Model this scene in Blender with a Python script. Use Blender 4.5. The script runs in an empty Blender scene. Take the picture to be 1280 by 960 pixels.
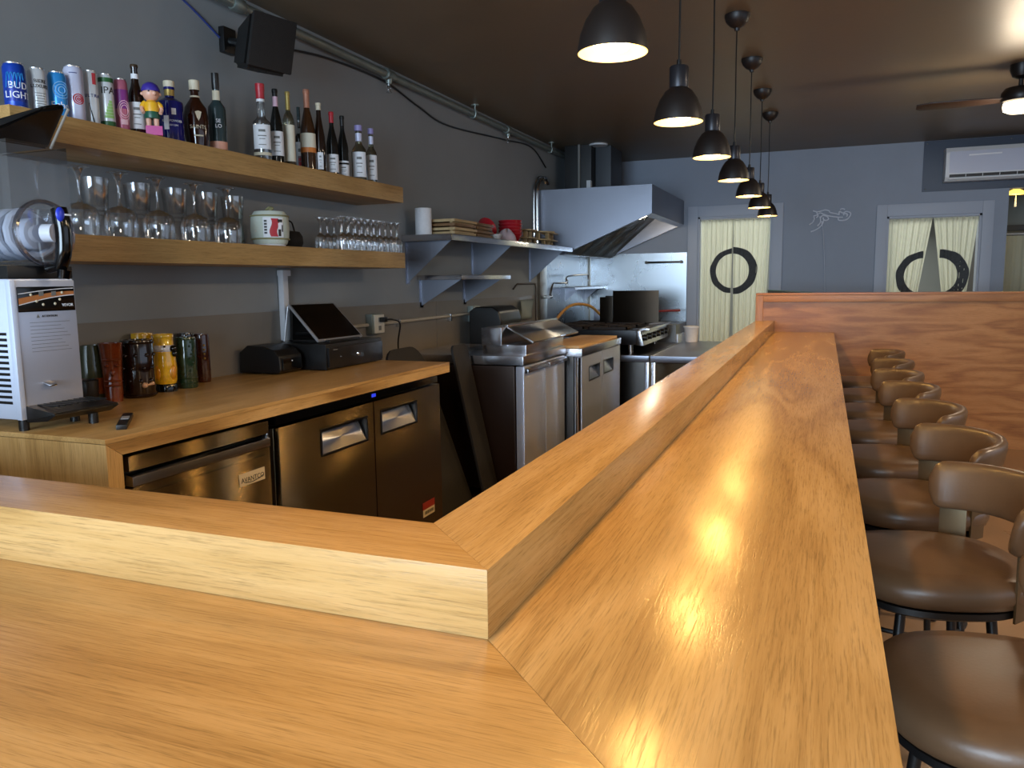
import bpy, bmesh, math, random
from math import sin, cos, pi, radians, atan2, sqrt
from mathutils import Vector, Matrix
random.seed(7)
SC = bpy.context.scene
COL = SC.collection
# ------------------------------------------------------------------ camera frame
HC = 1.37
F_PX, YAW, PITCH, ROLL = 988.81, 0.3755, -0.1293, -0.0131
_cy, _sy, _cp, _sp = cos(YAW), sin(YAW), cos(PITCH), sin(PITCH)
FWD = Vector((-_sy*_cp, _cy*_cp, _sp)); _rt = Vector((_cy, _sy, 0)); _up = _rt.cross(FWD)
RGT = _rt*cos(ROLL) + _up*sin(ROLL); UPV = _up*cos(ROLL) - _rt*sin(ROLL)
CAM = Vector((0, 0, HC))

def at(px, py, x=None, y=None, z=None):
    """point of the photograph measured on the plane x=, y= or z="""
    d = FWD + RGT*((px-640)/F_PX) - UPV*((py-480)/F_PX)
    i, v = (0, x) if x is not None else (1, y) if y is not None else (2, z)
    return CAM + d*((v-CAM[i])/d[i])

def depth(p):
    return (Vector(p)-CAM).dot(FWD)

def item(l, r, top, x, z0, k=1.0):
    """y, height, radius of an upright item of given photo extents standing on z0 at plane x"""
    p = at((l+r)/2, top, x=x)
    d = depth((x, p.y, z0))
    th = abs((l+r)/2-640)/F_PX
    return p.y, p.z-z0, (r-l)*d/F_PX/2/sqrt(1+th*th)*k

# ------------------------------------------------------------------ materials
def lin(c):
    if isinstance(c, str):
        c = [int(c[i:i+2], 16)/255 for i in (0, 2, 4)]
    return tuple(((v/12.92) if v <= .04045 else ((v+.055)/1.055)**2.4) for v in c) + (1,)
_M = {}
def setin(b, **k):
    for n, v in k.items():
        b.inputs[n].default_value = v
def mat(name, col, rough=.5, metal=0, spec=.5, emit=0, ecol=None, var=.0, vscale=6, bump=0, bscale=60, coat=0, trans=0, sub=None):
    if name in _M: return _M[name]
    m = bpy.data.materials.new(name); m.use_nodes = True; _M[name] = m
    nt = m.node_tree; b = nt.nodes['Principled BSDF']
    c = lin(col)
    setin(b, **{'Base Color': c, 'Roughness': rough, 'Metallic': metal, 'Specular IOR Level': spec, 'Coat Weight': coat})
    if trans: setin(b, **{'Transmission Weight': trans, 'IOR': 1.45})
    if emit:
        setin(b, **{'Emission Color': lin(ecol or col), 'Emission Strength': emit})
    if var or bump:
        tc = nt.nodes.new('ShaderNodeTexCoord')
    if var:
        n = nt.nodes.new('ShaderNodeTexNoise'); setin(n, Scale=vscale, Detail=5, Roughness=.6)
        nt.links.new(tc.outputs['Object'], n.inputs['Vector'])
        r = nt.nodes.new('ShaderNodeValToRGB')
        r.color_ramp.elements[0].position = .3; r.color_ramp.elements[1].position = .7
        r.color_ramp.elements[0].color = tuple(v*(1-var) for v in c[:3])+(1,)
        r.color_ramp.elements[1].color = tuple(min(1, v*(1+var)) for v in c[:3])+(1,)
        nt.links.new(n.outputs['Fac'], r.inputs['Fac']); nt.links.new(r.outputs['Color'], b.inputs['Base Color'])
        mr = nt.nodes.new('ShaderNodeMapRange'); setin(mr, **{'To Min': max(0, rough-.08), 'To Max': min(1, rough+.08)})
        nt.links.new(n.outputs['Fac'], mr.inputs['Value']); nt.links.new(mr.outputs['Result'], b.inputs['Roughness'])
    if bump:
        n2 = nt.nodes.new('ShaderNodeTexNoise'); setin(n2, Scale=bscale, Detail=4)
        nt.links.new(tc.outputs['Object'], n2.inputs['Vector'])
        bp = nt.nodes.new('ShaderNodeBump'); setin(bp, Strength=bump, Distance=.004)
        nt.links.new(n2.outputs['Fac'], bp.inputs['Height']); nt.links.new(bp.outputs['Normal'], b.inputs['Normal'])
    return m

def wood(name, axis, light, mid, dark, rough=.3, bump=.12, cath=.26, freq=1.0, off=0, coat=0.0):
    """oak veneer with the grain along axis 0,1,2"""
    if name in _M: return _M[name]
    m = bpy.data.materials.new(name); m.use_nodes = True; _M[name] = m
    nt = m.node_tree; N = nt.nodes.new; L = nt.links.new; b = nt.nodes['Principled BSDF']
    tc = N('ShaderNodeTexCoord')
    def mapped(along, across):
        mp = N('ShaderNodeMapping'); s = [across*freq]*3; s[axis] = along*freq
        mp.inputs['Scale'].default_value = s; mp.inputs['Location'].default_value = (off, off*1.7, off*.6)
        L(tc.outputs['Object'], mp.inputs['Vector']); return mp
    # broad cathedral figure: bands of a low, strongly distorted wave
    big = N('ShaderNodeTexNoise'); setin(big, Scale=1, Detail=2.5, Roughness=.45, Distortion=.35)
    L(mapped(.55, 3.4).outputs[0], big.inputs['Vector'])
    mul = N('ShaderNodeMath'); mul.operation = 'MULTIPLY'; mul.inputs[1].default_value = 26
    L(big.outputs['Fac'], mul.inputs[0])
    sn = N('ShaderNodeMath'); sn.operation = 'SINE'; L(mul.outputs[0], sn.inputs[0])
    ring = N('ShaderNodeMapRange'); setin(ring, **{'From Min': -1, 'From Max': 1}); L(sn.outputs[0], ring.inputs['Value'])
    fib = N('ShaderNodeTexNoise'); setin(fib, Scale=1, Detail=6, Roughness=.75)
    L(mapped(2.2, 75).outputs[0], fib.inputs['Vector'])
    tone = N('ShaderNodeTexNoise'); setin(tone, Scale=1, Detail=2)
    L(mapped(.8, 5).outputs[0], tone.inputs['Vector'])
    mx = N('ShaderNodeMix'); mx.data_type = 'FLOAT'; mx.inputs[0].default_value = cath
    L(fib.outputs['Fac'], mx.inputs[2]); L(ring.outputs['Result'], mx.inputs[3])
    mx2 = N('ShaderNodeMix'); mx2.data_type = 'FLOAT'; mx2.inputs[0].default_value = .25
    L(mx.outputs[0], mx2.inputs[2]); L(tone.outputs['Fac'], mx2.inputs[3])
    r = N('ShaderNodeValToRGB'); e = r.color_ramp.elements
    e[0].position = .22; e[0].color = lin(dark); e[1].position = .75; e[1].color = lin(light)
    k = r.color_ramp.elements.new(.48); k.color = lin(mid)
    L(mx2.outputs[0], r.inputs['Fac'])
    pore = N('ShaderNodeTexNoise'); setin(pore, Scale=1, Detail=3, Roughness=.7)
    L(mapped(9, 240).outputs[0], pore.inputs['Vector'])
    pr = N('ShaderNodeMapRange'); setin(pr, **{'From Min': .33, 'From Max': .5, 'To Min': .7, 'To Max': 1})
    L(pore.outputs['Fac'], pr.inputs['Value'])
    dm = N('ShaderNodeMix'); dm.data_type = 'RGBA'; dm.blend_type = 'MULTIPLY'; dm.inputs[0].default_value = 1
    L(r.outputs['Color'], dm.inputs[6]); L(pr.outputs['Result'], dm.inputs[7])
    L(dm.outputs[2], b.inputs['Base Color'])
    setin(b, **{'Roughness': rough, 'Specular IOR Level': .28, 'Coat Weight': coat, 'Coat Roughness': .12})
    bp = N('ShaderNodeBump'); setin(bp, Strength=bump, Distance=.002)
    L(pr.outputs['Result'], bp.inputs['Height']); L(bp.outputs['Normal'], b.inputs['Normal'])
    return m

def steel(name, col=(.72, .72, .72), rough=.28, axis=2, streak=.5, metal=1.0, aniso=.85, rot=.25, flat=False, grain=0):
    """brushed stainless with the brushing along axis"""
    if name in _M: return _M[name]
    m = bpy.data.materials.new(name); m.use_nodes = True; _M[name] = m
    nt = m.node_tree; N = nt.nodes.new; L = nt.links.new; b = nt.nodes['Principled BSDF']
    tc = N('ShaderNodeTexCoord'); mp = N('ShaderNodeMapping'); s = [260]*3; s[axis] = 3
    mp.inputs['Scale'].default_value = s
    L(tc.outputs['Object'], mp.inputs['Vector'])
    n = N('ShaderNodeTexNoise'); setin(n, Scale=1, Detail=3); L(mp.outputs[0], n.inputs['Vector'])
    n2 = N('ShaderNodeTexNoise'); setin(n2, Scale=2.4, Detail=4); L(tc.outputs['Object'], n2.inputs['Vector'])
    mr = N('ShaderNodeMapRange'); setin(mr, **{'To Min': rough-.05, 'To Max': rough+.06}); L(n2.outputs['Fac'], mr.inputs['Value'])
    b.inputs['Roughness'].default_value = rough
    if not flat: L(mr.outputs['Result'], b.inputs['Roughness'])
    if grain:      # fine level brushing: every hair line tips the normal up or down a little
        ge = N('ShaderNodeNewGeometry'); sx = N('ShaderNodeSeparateXYZ'); L(tc.outputs['Object'], sx.inputs[0])
        wn = N('ShaderNodeTexWhiteNoise'); wn.noise_dimensions = '1D'; L(sx.outputs['Z'], wn.inputs['W'])
        mm = N('ShaderNodeMapRange'); setin(mm, **{'To Min': -grain, 'To Max': grain}); L(wn.outputs['Value'], mm.inputs['Value'])
        cx = N('ShaderNodeCombineXYZ'); L(mm.outputs['Result'], cx.inputs['Z'])
        va = N('ShaderNodeVectorMath'); va.operation = 'ADD'; L(ge.outputs['Normal'], va.inputs[0]); L(cx.outputs[0], va.inputs[1])
        vn = N('ShaderNodeVectorMath'); vn.operation = 'NORMALIZE'; L(va.outputs[0], vn.inputs[0]); L(vn.outputs[0], b.inputs['Normal'])
    tg = N('ShaderNodeTangent'); tg.direction_type = 'RADIAL'; tg.axis = 'Z'
    L(tg.outputs[0], b.inputs['Tangent'])
    setin(b, **{'Base Color': lin(col), 'Metallic': metal, 'Anisotropic': aniso, 'Anisotropic Rotation': rot})
    return m

def glassy(name, tint=(1, 1, 1), refl=.09, rough=.02, dens=.0):
    """thin clear glass: mostly see-through with fresnel reflections"""
    if name in _M: return _M[name]
    m = bpy.data.materials.new(name); m.use_nodes = True; _M[name] = m
    nt = m.node_tree; N = nt.nodes.new; L = nt.links.new
    for n in list(nt.nodes):
        if n.type == 'BSDF_PRINCIPLED': nt.nodes.remove(n)
    out = [n for n in nt.nodes if n.type == 'OUTPUT_MATERIAL'][0]
    lw = N('ShaderNodeLayerWeight'); lw.inputs['Blend'].default_value = .35
    t = N('ShaderNodeBsdfTransparent')
    rmp = N('ShaderNodeValToRGB'); rmp.color_ramp.elements[0].color = tuple(tint)+(1,)
    rmp.color_ramp.elements[1].color = tuple(v*(.78-dens) for v in tint)+(1,)
    L(lw.outputs['Facing'], rmp.inputs['Fac']); L(rmp.outputs['Color'], t.inputs['Color'])
    g = N('ShaderNodeBsdfGlossy'); setin(g, Roughness=rough); g.inputs['Color'].default_value = (1, 1, 1, 1)
    mr = N('ShaderNodeMapRange'); setin(mr, **{'To Min': refl, 'To Max': .6}); L(lw.outputs['Fresnel'], mr.inputs['Value'])
    mx = N('ShaderNodeMixShader'); L(mr.outputs['Result'], mx.inputs[0]); L(t.outputs[0], mx.inputs[1]); L(g.outputs[0], mx.inputs[2])
    L(mx.outputs[0], out.inputs['Surface'])
    return m

# ------------------------------------------------------------------ mesh builder
class MB:
    def __init__(s, o=(0, 0, 0)):
        s.bm = bmesh.new(); s.o = Vector(o)
    def box(s, x0, x1, y0, y1, z0, z1, bev=0, seg=2):
        bm2 = bmesh.new(); bmesh.ops.create_cube(bm2, size=1)
        for v in bm2.verts:
            v.co = Vector((x0 if v.co.x < 0 else x1, y0 if v.co.y < 0 else y1, z0 if v.co.z < 0 else z1)) - s.o
        if bev: bmesh.ops.bevel(bm2, geom=bm2.edges[:], offset=bev, segments=seg, affect='EDGES', profile=.7)
        s._join(bm2); return s
    def _join(s, bm2):
        me = bpy.data.meshes.new('t'); bm2.to_mesh(me); bm2.free(); s.bm.from_mesh(me); bpy.data.meshes.remove(me)
    def poly(s, pts):
        vs = [s.bm.verts.new(Vector(p)-s.o) for p in pts]; return s.bm.faces.new(vs)
    def prism(s, pts, d, bev=0, seg=2):
        """polygon pts extruded by vector d"""
        bm2 = bmesh.new(); d = Vector(d)
        a = [bm2.verts.new(Vector(p)-s.o) for p in pts]; b = [bm2.verts.new(Vector(p)+d-s.o) for p in pts]
        n = len(a); bm2.faces.new(a); bm2.faces.new(b[::-1])
        for i in range(n): bm2.faces.new((a[i], b[i], b[(i+1) % n], a[(i+1) % n]))
        bmesh.ops.recalc_face_normals(bm2, faces=bm2.faces[:])
        if bev: bmesh.ops.bevel(bm2, geom=bm2.edges[:], offset=bev, segments=seg, affect='EDGES', profile=.7)
        s._join(bm2); return s
    def lathe(s, prof, c=(0, 0, 0), seg=24, axis='z', a0=0, a1=2*pi, sup=2.0, sx=1, sy=1):
        """profile [(r,h)...] around an axis through c"""
        c = Vector(c)-s.o; full = abs(a1-a0-2*pi) < 1e-6; rows = []
        def pt(r, h, a):
            ca, sa = cos(a), sin(a)
            k = (abs(ca)**sup+abs(sa)**sup)**(-1/sup) if sup != 2 else 1
            u, v = r*k*ca*sx, r*k*sa*sy
            return c+Vector((u, v, h) if axis == 'z' else (h, u, v) if axis == 'x' else (v, h, u))
        n = seg if full else seg+1
        for r, h in prof:
            if r < 1e-6: rows.append([s.bm.verts.new(pt(0, h, 0))])
            else: rows.append([s.bm.verts.new(pt(r, h, a0+(a1-a0)*i/seg)) for i in range(n)])
        for A, B in zip(rows, rows[1:]):
            for i in range(seg):
                j = (i+1) % n
                q = [A[i % len(A)], A[j % len(A)], B[j % len(B)], B[i % len(B)]]
                q2 = [];  [q2.append(v) for v in q if v not in q2]
                if len(q2) >= 3:
                    try: s.bm.faces.new(q2)
                    except ValueError: pass
        return s
    def cyl(s, c, r, h, seg=24, axis='z', bev=0):
        if bev: return s.lathe([(0, 0), (r-bev, 0), (r, bev), (r, h-bev), (r-bev, h), (0, h)], c, seg, axis)
        return s.lathe([(0, 0), (r, 0), (r, h), (0, h)], c, seg, axis)
    def tube(s, pts, r, seg=10, cap=True, smoothn=0):
        pts = [Vector(p) for p in pts]
        if smoothn:
            if isinstance(r, (list, tuple)): r = [r[i//smoothn]+(r[min(i//smoothn+1, len(r)-1)]-r[i//smoothn])*(i % smoothn)/smoothn for i in range((len(r)-1)*smoothn+1)]
            pts = catmull(pts, smoothn)
        rows = []; prev = None
        for i, p in enumerate(pts):
            t = (pts[min(i+1, len(pts)-1)]-pts[max(i-1, 0)]).normalized()
            if prev is None:
                u = t.cross(Vector((0, 0, 1)) if abs(t.z) < .9 else Vector((1, 0, 0))).normalized()
            else: u = (prev-t*prev.dot(t)).normalized()
            prev = u; w = t.cross(u)
            rr = r[i] if isinstance(r, (list, tuple)) else r
            rows.append([s.bm.verts.new(p-s.o+(u*cos(2*pi*k/seg)+w*sin(2*pi*k/seg))*rr) for k in range(seg)])
        for A, B in zip(rows, rows[1:]):
            for k in range(seg): s.bm.faces.new((A[k], A[(k+1) % seg], B[(k+1) % seg], B[k]))
        if cap: s.bm.faces.new(rows[0][::-1]); s.bm.faces.new(rows[-1])
        return s
    def bar(s, p, q, w, t, up=(0, 0, 1)):
        p, q = Vector(p), Vector(q); d = (q-p).normalized(); u = d.cross(Vector(up))
        u = u.normalized() if u.length > 1e-5 else Vector((1, 0, 0)); v = u.cross(d)
        pts = [p+u*w/2+v*t/2, p-u*w/2+v*t/2, p-u*w/2-v*t/2, p+u*w/2-v*t/2]
        return s.prism(pts, q-p)
    def ball(s, c, r, seg=16, sc=(1, 1, 1)):
        bm2 = bmesh.new(); bmesh.ops.create_uvsphere(bm2, u_segments=seg, v_segments=max(6, seg*2//3), radius=1)
        for v in bm2.verts: v.co = Vector((v.co.x*r*sc[0], v.co.y*r*sc[1], v.co.z*r*sc[2]))+Vector(c)-s.o
        s._join(bm2); return s
    def sheet(s, fn, nu, nv, thick=0):
        g = [[s.bm.verts.new(Vector(fn(i/nu, j/nv))-s.o) for j in range(nv+1)] for i in range(nu+1)]
        fs = [s.bm.faces.new((g[i][j], g[i+1][j], g[i+1][j+1], g[i][j+1])) for i in range(nu) for j in range(nv)]
        if thick: bmesh.ops.solidify(s.bm, geom=fs, thickness=thick)
        return s
    def build(s, name, m, parent=None, smooth=.6, recalc=True):
        if recalc: bmesh.ops.recalc_face_normals(s.bm, faces=s.bm.faces[:])
        for f in s.bm.faces: f.smooth = True
        for e in s.bm.edges:
            if len(e.link_faces) == 2 and e.calc_face_angle(9) > smooth: e.smooth = False
        me = bpy.data.meshes.new(name); s.bm.to_mesh(me); s.bm.free()
        me.materials.append(m); o = bpy.data.objects.new(name, me); COL.objects.link(o)
        if parent is not None: o.parent = parent
        else: o.location = s.o
        return o

    def each(s, name, m, parent):
        """one object per separate piece; shells that touch stay together"""
        bm = s.bm; seen = set(); isl = []
        for f in bm.faces:
            if f in seen: continue
            st = [f]; seen.add(f); cur = []
            while st:
                g = st.pop(); cur.append(g)
                for e in g.edges:
                    for h in e.link_faces:
                        if h not in seen: seen.add(h); st.append(h)
            vs = {v for g in cur for v in g.verts}
            lo = [min(v.co[i] for v in vs)-.001 for i in range(3)]; hi = [max(v.co[i] for v in vs)+.001 for i in range(3)]
            isl.append([cur, lo, hi])
        merged = True
        while merged:
            merged = False
            for i in range(len(isl)):
                for j in range(i+1, len(isl)):
                    A, B = isl[i], isl[j]
                    if all(A[1][k] <= B[2][k] and B[1][k] <= A[2][k] for k in range(3)):
                        A[0] += B[0]; A[1] = list(map(min, A[1], B[1])); A[2] = list(map(max, A[2], B[2])); del isl[j]; merged = True; break
                if merged: break
        out = []
        for fs, _, _ in isl:
            n = MB(s.o); mp = {}
            for f in fs:
                q = []
                for v in f.verts:
                    if v not in mp: mp[v] = n.bm.verts.new(v.co)
                    q.append(mp[v])
                n.bm.faces.new(q)
            out.append(n.build(name, m, parent))
        s.bm.free(); return out

def catmull(P, n):
    out = []; Q = [P[0]]+list(P)+[P[-1]]
    for i in range(1, len(Q)-2):
        a, b, c, d = Q[i-1:i+3]
        for k in range(n):
            t = k/n; out.append(.5*((2*b)+(c-a)*t+(2*a-5*b+4*c-d)*t*t+(3*b-a-3*c+d)*t**3))
    out.append(P[-1]); return out

def tag(o, label=None, cat=None, group=None, kind=None):
    if label: o['label'] = label
    if cat: o['category'] = cat
    if group: o['group'] = group
    if kind: o['kind'] = kind
    return o
def thing(name, label, cat, loc=(0, 0, 0), rz=0, group=None):
    o = bpy.data.objects.new(name, None); COL.objects.link(o); o.empty_display_size = .05
    o.location = loc; o.rotation_euler = (0, 0, rz)
    return tag(o, label, cat, group)
def struct(name, mb, m):
    return tag(mb.build(name, m), kind='structure')
def copy_tree(o, parent=None):
    c = o.copy(); COL.objects.link(c)
    if parent is not None: c.parent = parent
    for ch in list(o.children): copy_tree(ch, c)
    return c
def text(name, body, size, m, parent, fn, extrude=.0006, spacing=1.0, subdiv=0):
    """lettering: each vertex (u, v, w) of the flat text is placed by fn"""
    cu = bpy.data.curves.new(name, 'FONT'); cu.body = body; cu.size = size; cu.extrude = extrude
    cu.align_x = 'CENTER'; cu.align_y = 'CENTER'; cu.space_character = spacing; cu.resolution_u = 3
    o = bpy.data.objects.new(name, cu); COL.objects.link(o)
    dg = bpy.context.evaluated_depsgraph_get(); me = bpy.data.meshes.new_from_object(o.evaluated_get(dg))
    bpy.data.objects.remove(o); bpy.data.curves.remove(cu)
    for v in me.vertices: v.co = fn(v.co.x, v.co.y, v.co.z)
    me.materials.clear(); me.materials.append(m)
    t = bpy.data.objects.new(name, me); COL.objects.link(t); t.parent = parent
    return t
ORD = ['first', 'second', 'third', 'fourth', 'fifth', 'sixth', 'seventh', 'eighth', 'ninth', 'tenth', 'eleventh']
PEND_W, WIN_W, SIDE_W, LAMP_W, EXPO = 15.5, 340.0, 4.0, 62.0, 0.15
# ------------------------------------------------------------------ palette
OAK = ('C8A570', 'B4905A', '8E6B3E')
def oak(name, axis, **k): return wood(name, axis, *OAK, **{'freq': 1.45, **k})
oak_y = oak('oak_grain_y', 1); oak_x = oak('oak_grain_x', 0, off=3.1); oak_z = oak('oak_grain_z', 2, off=1.3)
oak_top_y = oak('oak_bar_y', 1, off=5.2, rough=.2, bump=.12); oak_top_x = oak('oak_bar_x', 0, off=2.2, rough=.22, bump=.12)
panel_oak = wood('panel_oak', 0, 'B07E50', 'A06E42', '805230', rough=.34, cath=.42, off=8, freq=2.3)
S_z = steel('steel_vertical', rough=.3); S_x = steel('steel_level', axis=1, rough=.3); S_dk = steel('steel_dark', (.30, .29, .28), .34)
S_slush = steel('steel_slush', (.82, .86, .94), .3, axis=2, rot=0, metal=.45)
S_door = steel('steel_door', (.43, .39, .32), .14, axis=2, aniso=0, flat=True, grain=.62)
S_bright = steel('steel_bright', (.8, .8, .82), .22, axis=1)
S_hood = steel('steel_hood', (.50, .51, .55), .33, axis=0, rot=0, aniso=.6)
S_kit = steel('steel_blue_sheen', (.80, .85, .94), .2, axis=2, aniso=0, metal=.6, flat=True, grain=.5)  # bluish reflections put into the base colour of the kitchen doors
S_wall = steel('steel_wall', (.66, .68, .70), .27, axis=2, rot=0, aniso=.5)
chrome = mat('chrome', (.8, .8, .8), .12, 1)
black = mat('black_plastic', '0C0C0D', .38); black_gloss = mat('black_gloss', '060607', .12)
rubber = mat('black_rubber', '151210', .75, bump=.3, bscale=90)
black_metal = mat('black_metal', '0D0D0E', .42, spec=.5)
white_pl = mat('white_plastic', 'DADDE2', .4); white_paint = mat('white_paint', 'C9CBD0', .45)
galv = mat('galvanised', '8A938E', .42, .65, var=.12, vscale=14)
dull = mat('dull_grey', '6F6F6C', .5)

# ------------------------------------------------------------------ room shell
XW, YB, ZC = -2.55, 8.95, 2.68
XR = 3.6; YF = -3.4
wall_grey = mat('wall_grey', '878B8D', .62, var=.06, vscale=2.5, bump=.05, bscale=30)
wall_blue = mat('wall_bluegrey', '8A93A3', .6, var=.05, vscale=2, bump=.05, bscale=30)
floor_m = mat('floor_concrete', '8A6A4C', .3, var=.16, vscale=1.6, bump=.04, bscale=40)
ceil_m = mat('ceiling_bronze', '6E614E', .44, spec=.5, var=.12, vscale=3, bump=.12, bscale=22)
struct('floor', MB().box(XW-.3, XR+.3, YF-.3, 11.5, -.12, 0), floor_m)
struct('ceiling', MB().box(XW-.3, XR+.3, YF-.3, 11.5, ZC, ZC+.12), ceil_m)
struct('wall_left', MB().box(XW-.14, XW, YF-.1, 11.4, 0, ZC), wall_grey)
b = MB(); b.box(XR, XR+.14, YF-.1, -.6, 0, ZC); b.box(XR, XR+.14, 5.2, 11.4, 0, ZC); b.box(XR, XR+.14, -.6, 5.2, 0, .8); b.box(XR, XR+.14, -.6, 5.2, 2.35, ZC)
struct('wall_right', b, wall_grey)
b = MB()
for y in (-.6, .85, 2.3, 3.75, 5.14): b.box(XR+.04, XR+.1, y, y+.06, .8, 2.35)
b.box(XR+.04, XR+.1, -.6, 5.2, .8, .86); b.box(XR+.04, XR+.1, -.6, 5.2, 2.29, 2.35)
struct('added_window_2', b, mat('black_metal', '0D0D0E', .42))  # unseen window, added to let fill light in from the right
D1 = (-1.313, -.539, 2.035); D2 = (.562, 1.398, 1.965); OPX, OPZ = 1.613, 2.19
b = MB()
b.box(XW, D1[0], YB, YB+.14, 0, ZC); b.box(D1[0], D1[1], YB, YB+.14, D1[2], ZC)
b.box(D1[1], D2[0], YB, YB+.14, 0, ZC); b.box(D2[0], D2[1], YB, YB+.14, D2[2], ZC)
b.box(D2[1], OPX, YB, YB+.14, 0, ZC); b.box(OPX, 2.75, YB, YB+.14, OPZ, ZC); b.box(2.75, XR, YB, YB+.14, 0, ZC)
struct('wall_back', b, wall_blue)
struct('wall_rear', MB().box(XW, XR, 11.26, 11.4, 0, ZC), mat('rear_wall', 'A2A49E', .7))
struct('wall_hall', MB().box(1.47, 1.61, YB+.14, 11.26, 0, ZC), mat('hall_wall', '3A3632', .7))
# street front behind the camera: a wall with a wide shop window
b = MB(); b.box(XW, XR, YF-.14, YF, 0, .55); b.box(XW, XR, YF-.14, YF, 2.45, ZC); b.box(XW, XW+.25, YF-.14, YF, .55, 2.45); b.box(.75, XR, YF-.14, YF, .55, 2.45)
struct('wall_front', b, wall_grey)
b = MB()
for x in (XW+.25, -1.3, -.3, .69): b.box(x, x+.06, YF-.1, YF-.04, .55, 2.45)
b.box(XW+.25, .75, YF-.1, YF-.04, .55, .61); b.box(XW+.25, .75, YF-.1, YF-.04, 2.39, 2.45)
struct('window_1', b, black_metal)
# casings of the two curtained doorways
def casing(n, d, w, ztop):
    b = MB(); x0, x1, z = d
    b.box(x0-w, x0, YB-.022, YB, 0, ztop, .004); b.box(x1, x1+w, YB-.022, YB, 0, ztop, .004); b.box(x0, x1, YB-.022, YB, z, ztop, .004)
    b.box(x0, x0+.02, YB, YB+.14, 0, z); b.box(x1-.02, x1, YB, YB+.14, 0, z); b.box(x0, x1, YB, YB+.14, z-.02, z)
    struct(n, b, mat('casing_paint', 'A0A8B8', .5))
casing('trim_1', D1, .108, 2.15); casing('trim_2', D2, .098, 2.082)
# seams and wainscot sheets of the left wall
b = MB()
for y0, y1 in ((-.5, 2.1), (2.106, 5.02), (5.026, 7.1)): b.box(XW, XW+.004, y0, y1, .0, 1.236)
struct('trim_3', b, mat('wall_sheet', '79746D', .42, var=.08, vscale=3))
S_splash = S_wall
b = MB(); b.box(XW, XW+.006, 7.36, YB, .3, 1.66); b.box(XW, -1.43, YB-.006, YB, .3, 1.66)
struct('trim_4', b, S_splash)
b = MB(); b.box(XW, XW+.03, 7.16, 7.36, .3, 1.62, .003); b.box(XW+.006, XW+.02, YB-.03, YB-.006, .3, 1.66)
struct('trim_5', b, steel('steel_post', (.62, .60, .56), .3))

# ------------------------------------------------------------------ the bar
XR_B, XC, WC, HCB, YFC, YH = .085, -.3893, .1569, .0938, .8923, 7.15
ZB = .91; YHB = YH-.0125; XI = XC-WC; YI = YFC+WC
YO = YFC-(XR_B-XC)
bar = thing('bar_counter', 'long L-shaped oak bar counter with raised inner ledge running towards the panelled partition', 'bar counter', (XC, YFC, 0))
o = bar.location
MB(o).prism([(XR_B, YO, ZB-.05), (XR_B, YHB, ZB-.05), (XI+.02, YHB, ZB-.05), (XI+.02, YI-.02, ZB-.05), (XC, YFC, ZB-.05)], (0, 0, .05), .0025).build('counter_slab', oak_top_y, bar)
MB(o).prism([(XR_B, YO, ZB-.05), (XC, YFC, ZB-.05), (XI+.02, YI-.02, ZB-.05), (XW+.02, YI-.02, ZB-.05), (XW+.02, YO, ZB-.05)], (0, 0, .05), .0025).build('counter_slab', oak_top_x, bar)
ledge_y = oak('oak_ledge_y', 1, off=7.7, rough=.2, bump=.12); ledge_x = oak('oak_ledge_x', 0, off=4.4, rough=.22, bump=.12)
MB(o).prism([(XC, YFC, ZB), (XC, YHB, ZB), (XI, YHB, ZB), (XI, YI, ZB)], (0, 0, HCB), .0015).build('raised_ledge', ledge_y, bar)
MB(o).prism([(XC, YFC, ZB), (XI, YI, ZB), (XW+.02, YI, ZB), (XW+.02, YFC, ZB)], (0, 0, HCB), .0015).build('raised_ledge', ledge_x, bar)
die = mat('bar_die_paint', '2A2520', .5)
b = MB(o); b.box(-.42, -.30, .95, YHB, 0, ZB-.05); b.box(XW+.05, -.30, .80, .92, 0, ZB-.05)
b.build('front_panel', die, bar)

# panelled partition at the end of the bar
half = thing('half_wall', 'oak panelled half-height partition across the far end of the bar', 'partition', (1.3, YH, 0))
o = half.location; x0, x1, zt = -.549, XR-.02, 1.2396
MB(o).box(x0+.02, x1, YH+.012, YH+.13, 0, zt-.02).build('panel', panel_oak, half)
MB(o).box(x0, x1, YH-.012, YH+.15, zt-.018, zt, .003).build('cap', wood('cap_oak', 0, 'B98257', 'A66E45', '83512E', rough=.32, off=2), half)
b = MB(o); b.box(x0+.062, x1, YH-.008, YH+.012, zt-.075, zt-.018, .003)
b.build('top_rail', panel_oak, half)
MB(o).box(x0, x0+.062, YH-.008, YH+.14, 0, zt-.018, .003).build('end_post', wood('post_oak', 2, 'B07E50', 'A06E42', '805230', rough=.34, off=3), half)

# ------------------------------------------------------------------ back counter and its fridges
XF = -1.80; ZK = .958
bc = thing('back_counter', 'oak back counter with a waterfall end along the left wall', 'counter', (-2.18, 1.56, 0))
o = bc.location
cx_oak = oak('oak_backcounter', 1, off=9.3, rough=.3, bump=.1)
MB(o).prism([(XF, 1.555, ZK), (XW+.005, 1.555, ZK), (XW+.005, 3.685, ZK), (XF, 3.685, ZK)][::-1], (0, 0, -.014), .001).build('worktop', cx_oak, bc)
MB(o).prism([(XF, 1.556, ZK-.0145), (XF, 3.684, ZK-.0145), (XF, 3.684, ZK-.052), (XF, 1.608, ZK-.052)], (-.03, 0, 0)).build('fascia', oak('oak_fascia', 1, off=6.1, cath=.75), bc)
MB(o).prism([(XF-.03, 1.6085, ZK-.052), (XW+.006, 1.6085, ZK-.052), (XW+.006, 3.684, ZK-.052), (XF-.03, 3.684, ZK-.052)], (0, 0, .037)).build('underside', oak_y, bc)
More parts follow.
